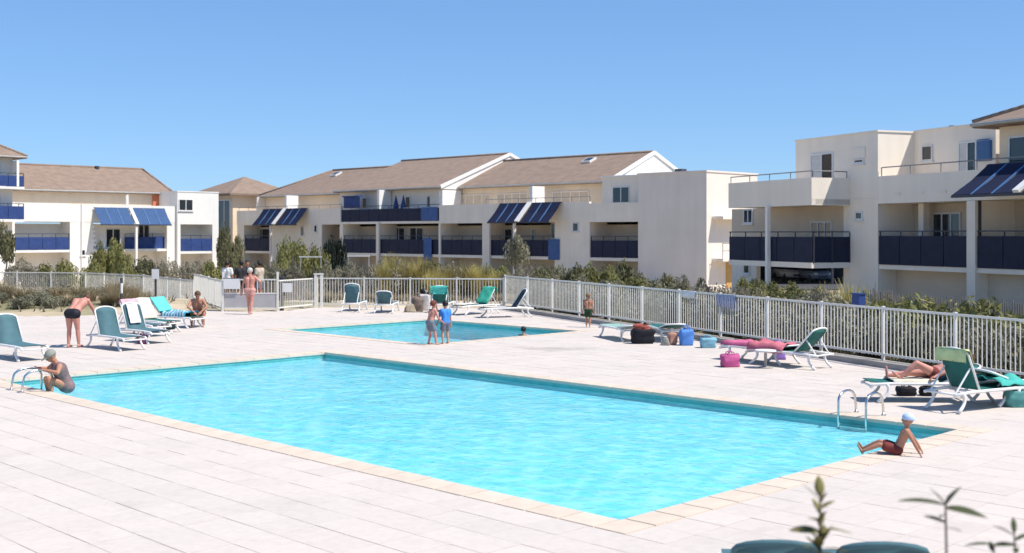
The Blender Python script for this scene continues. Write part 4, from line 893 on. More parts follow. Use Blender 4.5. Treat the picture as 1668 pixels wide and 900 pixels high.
# ------------------------------------------------------------------ sun loungers
def lounger(p, foot, ang, label, sling=SLING, group=None, towels=(), rim=PLASTIC):
    """p: ground point of the middle, foot: world direction the feet point to, ang: backrest angle"""
    p = Vector(p); t = thing('sun_lounger', (p.x, p.y, .004), math.atan2(foot[1], foot[0]), label, 'sun lounger', group)
    hw, z0, xh = .32, .34, -.28; ca, sa = math.cos(R(ang)), math.sin(R(ang)); BL = .78
    for y in (-hw, hw):
        MB().tube([(-.92, y, z0-.03), (-.5, y, z0), (.6, y, z0), (.95, y, z0-.015), (1.02, y, z0-.07)], .028, 8).build('side_rail', PLASTIC, t, True)
        for x, dx in ((-.72, -.10), (.72, .12)):
            pts = []
            for k in range(7):
                q = k/6; pts.append((x+dx*(q**1.6)*1.4 + .12*math.sin(math.pi*q)*(1 if dx > 0 else -1)*-.6, y+(.03 if y > 0 else -.03)*q, z0-(z0-.012)*q))
            MB().tube(pts, [.036, .034, .03, .028, .028, .03, .034], 8).build('leg', PLASTIC, t, True)
    for x in (-.9, -.3, .3, .98): MB().tube([(x, -hw, z0-.02 if x < .9 else z0-.06), (x, hw, z0-.02 if x < .9 else z0-.06)], .02, 8).build('crossbar', PLASTIC, t, True)
    s = MB()
    for i in range(8):
        x0, x1 = xh+(1.0-xh)*i/8, xh+(1.0-xh)*(i+1)/8; sag = lambda x: -.02*math.sin(math.pi*(x-xh)/(1.0-xh))
        za, zb = z0+.03+sag(x0), z0+.03+sag(x1)
        s.add([(x0,-hw+.03,za),(x1,-hw+.03,zb),(x1,hw-.03,zb),(x0,hw-.03,za),(x0,-hw+.03,za-.012),(x1,-hw+.03,zb-.012),(x1,hw-.03,zb-.012),(x0,hw-.03,za-.012)], [(0,1,2,3),(7,6,5,4),(0,4,5,1),(3,2,6,7)])
    s.build('seat', sling, t)
    bp_ = lambda d, y, o_=0: (xh-d*ca+o_*sa, y, z0+.02+d*sa+o_*ca)
    fr = MB(); arc = [bp_(0, -hw+.02), bp_(BL*.85, -hw+.02)] + [bp_(BL*(.85+.15*math.sin(a_)), -(hw-.02)*math.cos(a_)) for a_ in [math.pi*k/8 for k in range(1, 8)]] + [bp_(BL*.85, hw-.02), bp_(0, hw-.02)]
    fo = fr.tube(arc, .022, 8).build('back_frame', rim, t, True)
    bk = MB(); rows = []
    for k in range(9):
        d = BL*.97*k/8; wf_ = (hw-.03) if d < BL*.85 else (hw-.03)*math.sqrt(max(.25, 1-((d-BL*.85)/(BL*.16))**2)); sg = -.025*math.sin(math.pi*k/8)
        rows.append([bp_(d, -wf_, sg+.008), bp_(d, wf_, sg+.008), bp_(d, -wf_, sg-.006), bp_(d, wf_, sg-.006)])
    for k in range(8):
        A, B_ = rows[k], rows[k+1]; bk.add(A+B_, [(0,1,5,4),(3,2,6,7),(0,4,6,2),(1,3,7,5)])
    bk.build('backrest', sling, t, True)
    if ang > 12: [MB().tube([bp_(BL*.55, y_, -.02), (-.84, y_, z0-.02)], .016, 6).build('strut', PLASTIC, t) for y_ in (-hw+.05, hw-.05)]
    for (lab, mat, where, d0, d1, wd, lump) in towels:       # towels lie on the lounger: things of their own
        rg_ = random.Random(len(lab)); m = MB(); nx_, ny_ = 14, 12; prev = []
        grid = []
        for i in range(nx_+1):
            d = d0+(d1-d0)*i/nx_; row = []
            for j in range(ny_+1):
                y = (-.5+j/ny_)*wd; over = max(0, abs(y)-hw+.01); yy = max(-hw-.01-over*.12, min(hw+.01+over*.12, y)); nz = lump*(.5+.5*noise.noise(Vector((d*4.3, y*5, len(lab)))))+.012*noise.noise(Vector((d*9, y*9, 2)))+.02
                if where == 'seat': q = Vector((d, yy, z0+.04+nz*(1-min(1, over*6))-over))
                else:
                    if d <= BL: q = Vector(bp_(d, yy, .02+nz))
                    else: q = Vector(bp_(BL+.02, yy, -.03))+Vector((-.02*nz, 0, -(d-BL)))
                    q += Vector((-sa*0, 0, 0)) + Vector((-over*sa*.6, 0, -over*.5))
                row.append(q)
            grid.append(row)
        vs_ = [q for r_ in grid for q in r_]; k = ny_+1
        vs2 = [q-Vector((0, 0, .012)) for q in vs_]; nb = len(vs_); fs_ = []
        for i in range(nx_):
            for j in range(ny_): q = i*k+j; fs_ += [(q, q+1, q+k+1, q+k), (nb+q+k, nb+q+k+1, nb+q+1, nb+q)]
        for i in range(nx_): fs_ += [(i*k, i*k+k, nb+i*k+k, nb+i*k), (i*k+ny_+k, i*k+ny_, nb+i*k+ny_, nb+i*k+ny_+k)]
        for j in range(ny_): fs_ += [(j+1, j, nb+j, nb+j+1), (nx_*k+j, nx_*k+j+1, nb+nx_*k+j+1, nb+nx_*k+j)]
        m.add(vs_+vs2, fs_); o = m.build('towel', mat, None, True); o.location = t.location; o.rotation_euler = t.rotation_euler; tag(o, lab, 'towel')
    return t
def cloth(name, rgb, var=.18, sc_=5): return M(name, rgb, .95, var, sc_, .3, 60)
def striped(name, c0, c1, scale=9, rot=0):
    m = M(name, c0, .95, .1, 5); n = m.node_tree; p = n.nodes['Principled BSDF']; src = p.inputs['Base Color'].links[0].from_socket
    wv_ = n.nodes.new('ShaderNodeTexWave'); wv_.inputs['Scale'].default_value = scale; wv_.inputs['Distortion'].default_value = 1.5; wv_.bands_direction = 'X' if not rot else 'Y'
    t_ = n.nodes.new('ShaderNodeTexCoord'); n.links.new(t_.outputs['Object'], wv_.inputs['Vector']); rp = n.nodes.new('ShaderNodeValToRGB'); rp.color_ramp.interpolation = 'CONSTANT'; rp.color_ramp.elements[1].position = .5
    n.links.new(wv_.outputs['Fac'], rp.inputs[0]); mx_ = n.nodes.new('ShaderNodeMix'); mx_.data_type = 'RGBA'; n.links.new(rp.outputs[0], mx_.inputs[0]); n.links.new(src, mx_.inputs[6]); mx_.inputs[7].default_value = (*c1, 1)
    n.links.new(mx_.outputs[2], p.inputs['Base Color']); return m
PINK = cloth('pink_towel', (.55, .13, .24)); RED = cloth('red_pink_towel', (.52, .15, .19)); TURQ = cloth('turquoise_towel', (.07, .42, .36)); AQUA = cloth('aqua_towel', (.12, .52, .47))
LIME = cloth('lime_towel', (.55, .60, .30)); CREAM = cloth('cream_towel', (.66, .60, .48)); GREENT = cloth('emerald_towel', (.05, .38, .26)); WHITET = cloth('white_towel', (.72, .70, .68)); BSTR = striped('blue_striped_towel', (.05, .28, .42), (.42, .56, .62), 2.6)
PALEPINK = cloth('pale_pink_towel', (.62, .38, .42))
# left group
lounger(gp(26, 583), (.74, -.67), 62, 'teal sun lounger with raised back standing alone by the dune', SLING_BLUE)
lounger(gp(188, 567), (.74, -.67), 68, 'teal sun lounger with tall raised back beside the bending bather', SLING_BLUE)
lounger(gp(231, 556), (.76, -.65), 66, 'teal sun lounger with a white towel over its raised back', SLING_BLUE,
        towels=(('narrow white towel hung over a teal lounger back', WHITET, 'back', .15, .74, .34, .02),))
lounger(gp(230, 545), (.8, -.6), 60, 'sun lounger covered with a pale pink towel', SLING_BLUE, towels=(('pale pink towel draped down a lounger back', PALEPINK, 'back', .02, .9, .60, .04),))
lounger(gp(250, 539), (.8, -.6), 55, 'sun lounger covered with a cream towel', SLING, towels=(('cream towel spread over a raised lounger back', CREAM, 'back', .0, .95, .66, .05),))
lounger(gp(284, 532), (.9, -.44), 48, 'sun lounger heaped with aqua and blue striped towels', SLING, towels=(('aqua towel draped over the head of a lounger', AQUA, 'back', .15, 1.0, .66, .06), ('blue and white striped towel bunched on a lounger seat', BSTR, 'seat', -.25, .75, .8, .22)))
# back row
lounger(gp(577, 506), (.06, 1), 72, 'teal sun lounger with upright back turned to the wading pool', SLING_BLUE)
lounger(gp(630, 508), (.05, 1), 40, 'teal sun lounger with half lowered back beside the stacked bags', SLING_BLUE)
lounger(gp(720, 507), (.1, 1), 60, 'sun lounger with a turquoise towel wrapped round its back', SLING, towels=(('turquoise towel wrapped over a lounger back behind the two children', TURQ, 'back', .0, 1.1, .74, .05),))
lounger(gp(776, 511), (-.72, -.69), 56, 'white framed sun lounger with an emerald towel on its back', SLING, towels=(('emerald green towel spread on a lounger back by the railing', GREENT, 'back', .02, .95, .66, .05), ('white towel folded flat on a lounger seat', WHITET, 'seat', .1, .9, .5, .04)))
lounger(gp(826, 516), (-.94, -.3), 57, 'dark sun lounger with steep black back at the railing corner', SLING_DARK)
# right-hand side
lounger(gp(1014, 552), (-.3, .95), 8, 'low pale green sun lounger lying flat beside the black bag', M('pale_green_sling', (.25, .42, .36), .75, .1, 6))
lounger(gp(1086, 553), (-.12, .99), 12, 'green sun lounger with raised back behind the black bag', SLING)
lounger(gp(1240, 589), (-.62, .78), 8, 'flat sun lounger covered with a pink towel next to the pink bag', SLING, towels=(('pink towel spread over a flat sun lounger', PINK, 'seat', -.9, .98, .74, .10),))
lounger(gp(1288, 596), (-.68, .73), 46, 'green sun lounger with raised back and a red towel on its seat', SLING, towels=(('crumpled red towel heaped on a lounger seat', RED, 'seat', .0, .98, .84, .20),))
O1 = lounger(gp(1502, 652), (-.98, .05), 22, 'green sun lounger that the sunbather lies on', SLING, towels=(('pale towel under the sunbather', CREAM, 'seat', -.2, .6, .7, .02),))
lounger(gp(1590, 664), (.82, .45), 66, 'green sun lounger with tall back and a lime towel over the top', SLING, towels=(('lime and white towel hung over the top of a tall lounger back', LIME, 'back', .5, 1.0, .68, .03), ('turquoise towel rolled on the lounger seat', TURQ, 'seat', .25, .85, .72, .2)))
lounger(gp(1668, 655), (.9, .3), 20, 'green sun lounger behind the one with the lime towel', SLING)
# foreground, seen from behind
lounger(pxat(1250, 8.9), (.12, .99), 45, 'teal sun lounger nearest the leafy shrub, seen from behind with its top edge bowed', SLING_BLUE, rim=SLING_BLUE)
lounger(pxat(1404, 8.9), (.1, .99), 44, 'teal sun lounger between the two leafy shrubs', SLING_BLUE, rim=SLING_BLUE)

# ------------------------------------------------------------------ bags and small things
def bag(p, wd, dp, ht, mat, label, seed=0, handles=True, top=None, slump=False, cat='bag', name='beach_bag'):
    t = thing(name, (p.x, p.y, .003), random.uniform(-.3, .3), label, cat); m = MB(); n_, k = 20, 9; vs_ = []; fs_ = []
    for i in range(k+1):
        q = i/k; prof = ((.90+.13*math.sin(math.pi*q*.8))*(1 if q < .9 else .93)) if not slump else ((1.06-.30*q-.25*q*q)*(1 if q < .8 else math.sqrt(max(.05, 1-((q-.8)/.21)**2))))
        for j in range(n_):
            a_ = 2*math.pi*j/n_; sx_ = abs(math.cos(a_))**.42*(1 if math.cos(a_) > 0 else -1); sy_ = abs(math.sin(a_))**.42*(1 if math.sin(a_) > 0 else -1)
            nz = 1+.20*noise.noise(Vector((sx_*2, sy_*2+seed, q*3)))
            vs_.append((wd/2*prof*sx_*nz, dp/2*prof*sy_*nz, ht*q*(1+.22*noise.noise(Vector((sx_*1.3, sy_*1.3, seed+5.))))))
    for i in range(k):
        for j in range(n_): fs_.append((i*n_+j, i*n_+(j+1) % n_, (i+1)*n_+(j+1) % n_, (i+1)*n_+j))
    fs_ += [tuple(reversed(range(n_))), tuple(range(k*n_, (k+1)*n_))]; m.add(vs_, fs_); m.build('body', mat, t, True)
    if handles:
        for y in (-dp*.2, dp*.2): MB().tube([(-wd*.22, y, ht*.9), (-wd*.16, y, ht*1.22), (0, y, ht*1.32), (wd*.16, y, ht*1.22), (wd*.22, y, ht*.9)], .012, 6).build('handle', mat, t, True)
    if top:
        m = MB(); 
        for q in range(4): m.ball((random.uniform(-.1, .1)*wd*2, 0, ht*(.98+.07*q)), wd*.3, dp*.33, ht*.2, 14, 9)
        o = thing('towel_bundle', (p.x, p.y, .003), 0, top[1], 'towel'); m.build('cloth', top[0], o, True); 
    return t
BLACK = M('black_cloth', (.012, .012, .018), .8, .3, 6, .3, 30)
bag(gp(1047, 559), .62, .4, .40, BLACK, 'large black beach bag under a rust red bundle', 3, True, (M('rust_cloth', (.30, .075, .055), .9, .3, 6), 'rust red bundle of cloth on top of the black bag'))
bag(gp(1118, 562), .38, .3, .42, M('blue_bag', (.09, .24, .62), .7, .12, 5), 'bright blue beach bag in front of the railing', 8)
bag(gp(1153, 566), .40, .3, .26, M('pale_blue_bag', (.20, .42, .52), .7, .15, 5), 'pale blue beach bag sagging beside the bright blue one', 2)
bag(gp(1095, 561), .24, .2, .32, M('salmon_bag', (.50, .26, .19), .8, .2, 5), 'salmon pink bag between the black and blue bags', 5, False)
bag(gp(1084, 562), .24, .2, .2, M('grey_bag', (.22, .22, .20), .8, .3, 8), 'small grey bag lying behind the salmon one', 6, False, None, True)
bag(gp(1189, 597), .42, .30, .27, M('magenta_bag', (.47, .09, .24), .8, .15, 5), 'magenta beach bag slumped at the foot of the pink lounger', 4, True)
bag(gp(680, 507), .45, .35, .55, M('brown_bag', (.20, .15, .12), .8, .3, 7), 'brown bag in the pile beside the half lowered lounger', 1)
bag(gp(692, 505), .4, .3, .62, M('white_bag', (.62, .56, .54), .8, .25, 7), 'white bag with a dark top in the pile of bags', 9, True, (BLACK, 'black cloth thrown on the white bag'))
bag(gp(668, 508), .45, .35, .32, M('khaki_bag', (.30, .25, .18), .8, .3, 7), 'khaki bag at the near edge of the pile', 12, False, None, True)
bag(gp(1268, 585), .3, .25, .45, M('violet_bag', (.22, .13, .40), .8, .2, 6), 'violet bag behind the lounger with the red towel', 10, False, None, True)
bag(gp(1476, 644), .34, .25, .16, BLACK, 'black bag under the foot end of the sunbather lounger', 13, True)
bag(gp(1512, 644), .3, .25, .16, BLACK, 'black bag under the middle of the sunbather lounger', 14, True)
bag(gp(1655, 662), .4, .3, .3, M('teal_bag', (.10, .30, .28), .8, .2, 6), 'teal bag beside the lounger foot by the railing', 15)
bag(gp(232, 560), .26, .2, .24, M('plum_bag', (.12, .03, .09), .8, .2, 6), 'plum coloured bag beside the teal lounger', 16)
bag(gp(276, 536), .34, .26, .2, M('black_green_bag', (.012, .03, .028), .8, .3, 6), 'black bag below the striped towel', 17)
# side table under the red towel
t = thing('side_table', gp(1247, 599), 0, 'small round side table between the pink and red towelled loungers', 'table')
MB().tube([(0, 0, .38), (0, 0, .41)], .24, 20).build('top', PLASTIC, t); MB().tube([(0, 0, .0), (0, 0, .38)], .035, 10).build('leg', CONCRETE, t); MB().tube([(0, 0, .0), (0, 0, .025)], .17, 16).build('base', CONCRETE, t)
# cloths hung on the railing
def rail_cloth(px, wd, drop, mat, label):
    k = (px-CX)/F; s_ = (k*FK.y-FK.x)/(FD.x-k*FD.y); m = MB(); nx_, prof = 10, [(-.06, -drop), (-.055, -drop*.5), (-.045, -.02), (0, .035), (.045, -.02), (.05, -drop*.4), (.06, -drop*.8)]
    vs_ = []; K = len(prof)
    for i in range(nx_+1):
        for (o_, z_) in prof:
            u_ = (i/nx_-.5)*wd*(1+.12*z_); w_ = .03*noise.noise(Vector((u_*9, z_*3, px))); vs_.append((u_, -(o_+w_*(z_ < -.05)), z_+.03*noise.noise(Vector((u_*4, 0, px)))*(z_ < -.1)))
    m.add(vs_, [(i*K+j, i*K+j+1, (i+1)*K+j+1, (i+1)*K+j) for i in range(nx_) for j in range(K-1)])
    o = m.build('towel', mat, None, True); o.location = fence_pt(s_, 0, .12+1.25-.055); o.rotation_euler[2] = math.atan2(FD.y, FD.x); tag(o, label, 'towel')
    md = o.modifiers.new('thickness', 'SOLIDIFY'); md.thickness = .012
rail_cloth(1123, .75, .2, WHITET, 'white towel slung over the top rail of the long railing')
rail_cloth(1184, .95, .42, striped('navy_patterned_cloth', (.60, .62, .68), (.05, .07, .20), 4.5), 'navy and white patterned cloth hung on the long railing')
o = thing('bin', fence_pt(20.7, .75), math.atan2(FD.y, FD.x), 'small navy box standing behind the railing near the cream block', 'bin')
MB().box(-.13, .13, -.1, .1, 1.28, 1.55).build('body', NAVY, o); MB().box(-.15, .15, -.12, .12, 1.551, 1.58).build('lid', NAVY, o); MB().box(-.03, .03, -.03, .03, -.1, 1.28).build('post', DARK_METAL, o)

# ------------------------------------------------------------------ people
def ik(a_, tgt, l1, l2, pole):
    a_, tgt, pole = Vector(a_), Vector(tgt), Vector(pole); d = tgt-a_; L = min(d.length, (l1+l2)*.999); L = max(L, abs(l1-l2)*1.05); n_ = d.normalized()
    x = (l1*l1-l2*l2+L*L)/(2*L); hgt = math.sqrt(max(0, l1*l1-x*x)); pp_ = (pole-n_*pole.dot(n_))
    pp_ = pp_.normalized() if pp_.length > 1e-4 else Vector((0, 1, 0)); return a_+n_*x+pp_*hgt, a_+n_*L
def capsule(m, p, r0, q, r1):
    p, q = Vector(p), Vector(q); d = q-p; 
    if d.length < 1e-5: m.ball(p, max(r0, r1)); return
    k = 6; pts = [p-d.normalized()*r0*math.cos(math.pi/2*i/k) for i in range(k)]+[p]; rs = [max(.0005, r0*math.sin(math.pi/2*i/k)) for i in range(k)]+[r0]
    pts += [q]+[q+d.normalized()*r1*math.sin(math.pi/2*(i+1)/k) for i in range(k)]; rs += [r1]+[max(.0005, r1*math.cos(math.pi/2*(i+1)/k)) for i in range(k)]
    m.tube(pts, rs, 14)
def fuse(m, name, mat, parent, voxel=.011, smooth=4):
    me = m.mesh(name); o = bpy.data.objects.new(name, me); COL.objects.link(o)
    r_ = o.modifiers.new('r', 'REMESH'); r_.mode = 'VOXEL'; r_.voxel_size = voxel; r_.use_smooth_shade = True
    s_ = o.modifiers.new('s', 'SMOOTH'); s_.iterations = smooth; s_.factor = .5
    dg = bpy.context.evaluated_depsgraph_get(); me2 = bpy.data.meshes.new_from_object(o.evaluated_get(dg)); bpy.data.objects.remove(o); me2.name = name
    me2.materials.clear(); me2.materials.append(mat); me2.shade_smooth(); return link(name, me2, parent)
SKIN = M('skin', (.50, .27, .185), .55, .08, 8, spec=.35); SKIN_TAN = M('tanned_skin', (.42, .20, .125), .55, .1, 8, spec=.35); SKIN_PINK = M('sunburnt_skin', (.55, .25, .19), .55, .1, 8, spec=.35)
def person(label, p, fwd, h, hip, chest, head, look, hands, feet, hair, skin=SKIN, knees=None, elbows=None, wear=(), hs=1.0, hair_long=0, cap=None, girth=1.0, name='person'):
    """local axes: x = the person's right, y = forward, z = up; lengths in metres"""
    fwd = Vector((fwd[0], fwd[1], 0)).normalized(); t = thing(name, (p[0], p[1], p[2] if len(p) > 2 else 0), math.atan2(fwd.y, fwd.x)-math.pi/2, label, 'person')
    X = Vector((1, 0, 0)); hip = Vector(hip); cd = Vector(chest).normalized(); S = hip+cd*.285*h; Yc = (Vector((0, 1, 0))-cd*cd.y); Yc = Yc.normalized() if Yc.length > .05 else Vector((0, 0, 1)) ; Yc = X.cross(cd)*-1 if X.cross(cd).dot(Yc) < 0 else X.cross(cd)
    hips = [hip+X*(-.052*h), hip+X*(.052*h)]; sh = [S+X*(-.105*h), S+X*(.105*h)]; g_ = girth
    m = MB()
    torso = [(hips[0], .066*h*g_, hips[1], .066*h*g_)]
    mid = hip+cd*.13*h
    for sgn in (-1, 1):
        torso.append((hip+X*sgn*.04*h, .066*h*g_, mid+X*sgn*.035*h, .058*h*g_)); torso.append((mid+X*sgn*.035*h, .058*h*g_, S-cd*.05*h+X*sgn*.055*h, .064*h*g_)); torso.append((S-cd*.05*h+X*sgn*.055*h, .062*h, sh[0 if sgn < 0 else 1]-X*sgn*.012*h, .038*h))
    torso.append((sh[0]+X*.03*h, .036*h, sh[1]-X*.03*h, .036*h))
    for c in torso: capsule(m, *c)
    hd = Vector(head).normalized(); hb = S+hd*.035*h; hc = S+hd*(.065*h+.065*h*hs); capsule(m, S-hd*.01*h, .036*h, hc, .034*h)
    lk = Vector(look); lk = (lk-hd*lk.dot(hd)).normalized(); rt = lk.cross(hd).normalized(); mt = Matrix((rt, lk, hd)).transposed()
    m.ball(hc+hd*.012*h*hs-lk*.006*h, .049*h*hs, .060*h*hs, .058*h*hs, 16, 12, mt); m.ball(hc-hd*.022*h*hs+lk*.018*h*hs, .038*h*hs, .042*h*hs, .045*h*hs, 14, 10, mt)
    m.ball(hc+lk*.064*h*hs-hd*.008*h*hs, .009*h*hs, .012*h*hs, .014*h*hs, 8, 6, mt)
    for sgn in (-1, 1): m.ball(hc+rt*sgn*.050*h*hs-hd*.006*h*hs, .007*h*hs, .014*h*hs, .017*h*hs, 8, 6, mt)
    ul, fl_ = .172*h, .152*h; tl, sl_ = .245*h, .235*h; arms = []; legs = []
    for i, sgn in ((0, -1), (1, 1)):
        el, wr = ik(sh[i], hands[i], ul, fl_, (elbows[i] if elbows else (sgn*.5, -1, -.3))); arms.append((sh[i], el, wr))
        capsule(m, sh[i], .036*h, sh[i].lerp(el, .4), .030*h); capsule(m, sh[i].lerp(el, .4), .030*h, el, .0235*h); capsule(m, el, .0235*h, el.lerp(wr, .3), .025*h); capsule(m, el.lerp(wr, .3), .025*h, wr, .0165*h)
        d = (wr-el).normalized(); pn = d.cross(X*sgn); pn = pn.normalized() if pn.length > .1 else Vector((0, 1, 0)); pw_ = d.cross(pn).normalized()
        for q in (-.011, 0, .011): capsule(m, wr+pw_*q*h*.7, .012*h, wr+d*.045*h+pw_*q*h, .011*h)
        for q, L in ((-.017, .036), (-.006, .043), (.006, .041), (.017, .032)):
            k0 = wr+d*.05*h+pw_*q*h; k1 = k0+d*L*.5*h-pn*.003*h; capsule(m, k0, .0068*h, k1, .0064*h); capsule(m, k1, .0064*h, k1+(d*.85-pn*.5).normalized()*L*.5*h, .0056*h)
        capsule(m, wr+d*.014*h-pw_*.012*h, .0085*h, wr+d*.045*h-pw_*.032*h, .0068*h)
        kn, an = ik(hips[i], feet[i], tl, sl_, (knees[i] if knees else (sgn*.1, 1, 0))); legs.append((hips[i], kn, an))
        capsule(m, hips[i], .060*h*g_, hips[i].lerp(kn, .35), .052*h*g_); capsule(m, hips[i].lerp(kn, .35), .052*h*g_, kn, .033*h); capsule(m, kn, .033*h, kn.lerp(an, .32), .034*h); capsule(m, kn.lerp(an, .32), .034*h, an, .0205*h)
        sd = (an-kn).normalized(); fd = Vector((0, 1, 0)); fd = fd-sd*fd.dot(sd); fd = fd.normalized() if fd.length > .3 else Vector((0, 0, 1)); 
        if abs(sd.z) > .75: fd = Vector((0, 1, 0))
        dn = sd if abs(sd.z) < .75 else Vector((0, 0, -1)); so_ = an+dn*.02*h
        capsule(m, an-fd*.018*h+dn*.012*h, .02*h, so_+fd*.055*h, .016*h); capsule(m, so_+fd*.05*h, .017*h, so_+fd*.10*h+dn*.004*h, .012*h)
    body = fuse(m, 'body', skin, t, .0085 if h > 1.3 else .0065, 3)
    hm = MB(); hk = 1.09
    if cap: 
        m_ = MB(); m_.ball(hc+hd*.022*h*hs-lk*.004*h, .058*h*hs, .069*h*hs, .060*h*hs, 18, 12, mt); me = m_.mesh('cap'); b = bmesh.new(); b.from_mesh(me)
        bmesh.ops.delete(b, geom=[v for v in b.verts if (v.co-hc).dot(hd) < .004*h*hs], context='VERTS'); b.to_mesh(me); b.free(); me.shade_smooth(); me.materials.append(cap[0]); c_ = link('cap', me, t); md = c_.modifiers.new('t', 'SOLIDIFY'); md.thickness = .006; md.offset = 1
        if cap[1]:
            MB().ball(hc+hd*.024*h*hs+lk*.07*h*hs, .045*h*hs, .05*h*hs, .008*h, 14, 6, mt).build('cap_peak', cap[0], t, True)
    if hair:
        m_ = MB(); m_.ball(hc+hd*.014*h*hs-lk*.008*h*hs, .054*h*hs, .066*h*hs, .062*h*hs, 20, 16, mt); me = m_.mesh('hair'); b = bmesh.new(); b.from_mesh(me)
        def cut(v):
            q = v.co-hc; f_ = q.dot(lk)/(.06*h*hs); z_ = q.dot(hd)/(.06*h*hs); return (f_ > .35 and z_ < .45) or (z_ < -.55) or (f_ > -.1 and z_ < .02)
        bmesh.ops.delete(b, geom=[v for v in b.verts if cut(v)], context='VERTS')
        for v in b.verts: v.co += (v.co-hc).normalized()*.006*h*noise.noise(v.co*40)
        b.to_mesh(me); b.free(); me.shade_smooth(); me.materials.append(hair); o_ = link('hair', me, t); md = o_.modifiers.new('t', 'SOLIDIFY'); md.thickness = .008; md.offset = 1
        if hair_long:
            m_ = MB(); capsule(m_, hc-lk*.045*h*hs, .035*h, hc-lk*.06*h*hs-Vector((0, 0, hair_long*h)), .02*h); m_.build('hair', hair, t, True)
    for sgn in (-1, 1): MB().ball(hc+lk*.054*h*hs+rt*sgn*.019*h*hs+hd*.004*h*hs, .0065*h*hs, n=8, m=6).build('eye', BLACK, t, True)
    MB().ball(hc+lk*.055*h*hs-hd*.036*h*hs, .016*h*hs, .006*h*hs, .005*h*hs, 8, 6, mt).build('mouth', M('lip', (.35, .10, .09), .5), t, True)
    for (gname, mat, kind) in wear:
        m = MB(); e = .010*h
        if kind in ('shorts', 'trunks', 'brief', 'suit', 'trousers'):
            capsule(m, hips[0], .066*h*g_+e, hips[1], .066*h*g_+e)
            fr_ = {'shorts': .62, 'trunks': .36, 'brief': .14, 'suit': .14, 'trousers': .97}[kind]
            for hp, kn, an in legs:
                capsule(m, hp, .060*h*g_+e, hp.lerp(kn, min(fr_, .9)), (.052*h*g_ if fr_ < .9 else .036*h)+e*(1.6 if kind == 'shorts' else 1))
                if kind == 'trousers': capsule(m, kn, .036*h+e, an, .026*h+e)
        if kind in ('shirt', 'suit'):
            for c in torso[:-1]: capsule(m, c[0], c[1]+e, c[2], c[3]+e)
            if kind == 'shirt':
                capsule(m, torso[-1][0], .036*h+e, torso[-1][2], .036*h+e)
                for s0, el, wr in arms: capsule(m, s0, .036*h+e, s0.lerp(el, .6), .030*h+e*1.4)
        if kind == 'top':
            q0 = S-cd*.075*h; 
            for sgn in (-1, 1): capsule(m, q0+X*sgn*.058*h, .066*h*g_+e*.5, q0+X*sgn*.02*h, .066*h*g_+e*.5)
        fuse(m, gname, mat, t, .012, 2)
    return t
HB = M('brown_hair', (.10, .05, .028), .6, .3, 20); HR = M('auburn_hair', (.16, .045, .03), .6, .3, 20); HD = M('dark_hair', (.018, .014, .013), .5, .3, 20); HG = M('grey_hair', (.50, .47, .43), .6, .2, 20); HL = M('light_brown_hair', (.22, .12, .06), .6, .3, 20)
NAVYC = M('dark_swimwear', (.015, .014, .022), .7, .2, 6); GREYC = M('grey_shorts', (.16, .18, .22), .85, .2, 6); BLUEC = M('blue_rash_shirt', (.05, .24, .68), .75, .1, 6); MAUVE = M('mauve_swimsuit', (.21, .135, .135), .75, .3, 9)
WHITEC = M('white_shirt', (.72, .70, .68), .85, .08, 6); CHAR = M('charcoal_shirt', (.03, .03, .035), .85, .2, 6); SALM = M('salmon_shorts', (.55, .28, .24), .85, .1, 6); CAPG = M('grey_cap', (.25, .25, .215), .8, .1, 6); CAPB = M('pale_blue_cap', (.50, .60, .80), .6, .05, 6); FLOR = M('wine_swimwear', (.17, .035, .03), .8, .3, 9)
GRN = M('green_black_shorts', (.02, .045, .02), .8, .5, 9)
def stand(h, hw_=.06): return dict(hip=(0, 0, .52*h), feet=((-hw_*h, 0, .035*h), (hw_*h, 0, .035*h)))
# bending bather on the left
h = 1.76; person('bather in dark swimwear bending forward beside the teal lounger', gp(120, 566), (.22, .97), h, (0, -.06, .52*h), (.05, .70, .60), (.05, .9, .1), (.1, .2, -1), ((-.30, .60, .80), (.34, .64, .70)), ((-.14, -.02, .06), (.12, .06, .06)), HB, SKIN_PINK,
    elbows=((-1, .1, .25), (1, .1, .15)), wear=(('swim_trunks', NAVYC, 'brief'), ), girth=1.05)
# bather climbing out at the ladder
q = uv(.42, 14.45); h = 1.62
person('bather in a grey cap and mauve swimsuit climbing out of the pool', (q.x, q.y, 0), (-.80, -.60), h, (0, 0, .06), (0, .38, .92), (0, .55, .8), (0, 1, -.25), ((-.24, .46, .42), (.26, .44, .42)), ((-.1, .30, -.14), (.12, .28, -.15)), None, SKIN_TAN,
    knees=((0, 1, .4), (0, 1, .3)), elbows=((-1, -.3, -.4), (1, -.3, -.4)), wear=(('swimsuit', MAUVE, 'suit'),), cap=(CAPG, True), girth=1.15)
# child on the coping
q = gp(1462, 740); h = 1.02
person('child in a pale blue cap sitting on the coping and leaning back', (q.x, q.y, 0), (-.95, .30), h, (0, 0, .075), (0, -.40, .9), (0, -.12, 1), (0, 1, .05), ((-.12, -.30, .03), (.16, -.33, .03)), ((-.09, .46, .04), (.09, .45, .05)), None, SKIN_TAN,
    knees=((0, .2, 1), (0, .2, 1)), elbows=((-.3, -1, 0), (.3, -1, 0)), wear=(('swim_trunks', FLOR, 'shorts'),), cap=(CAPB, False), hs=1.15)
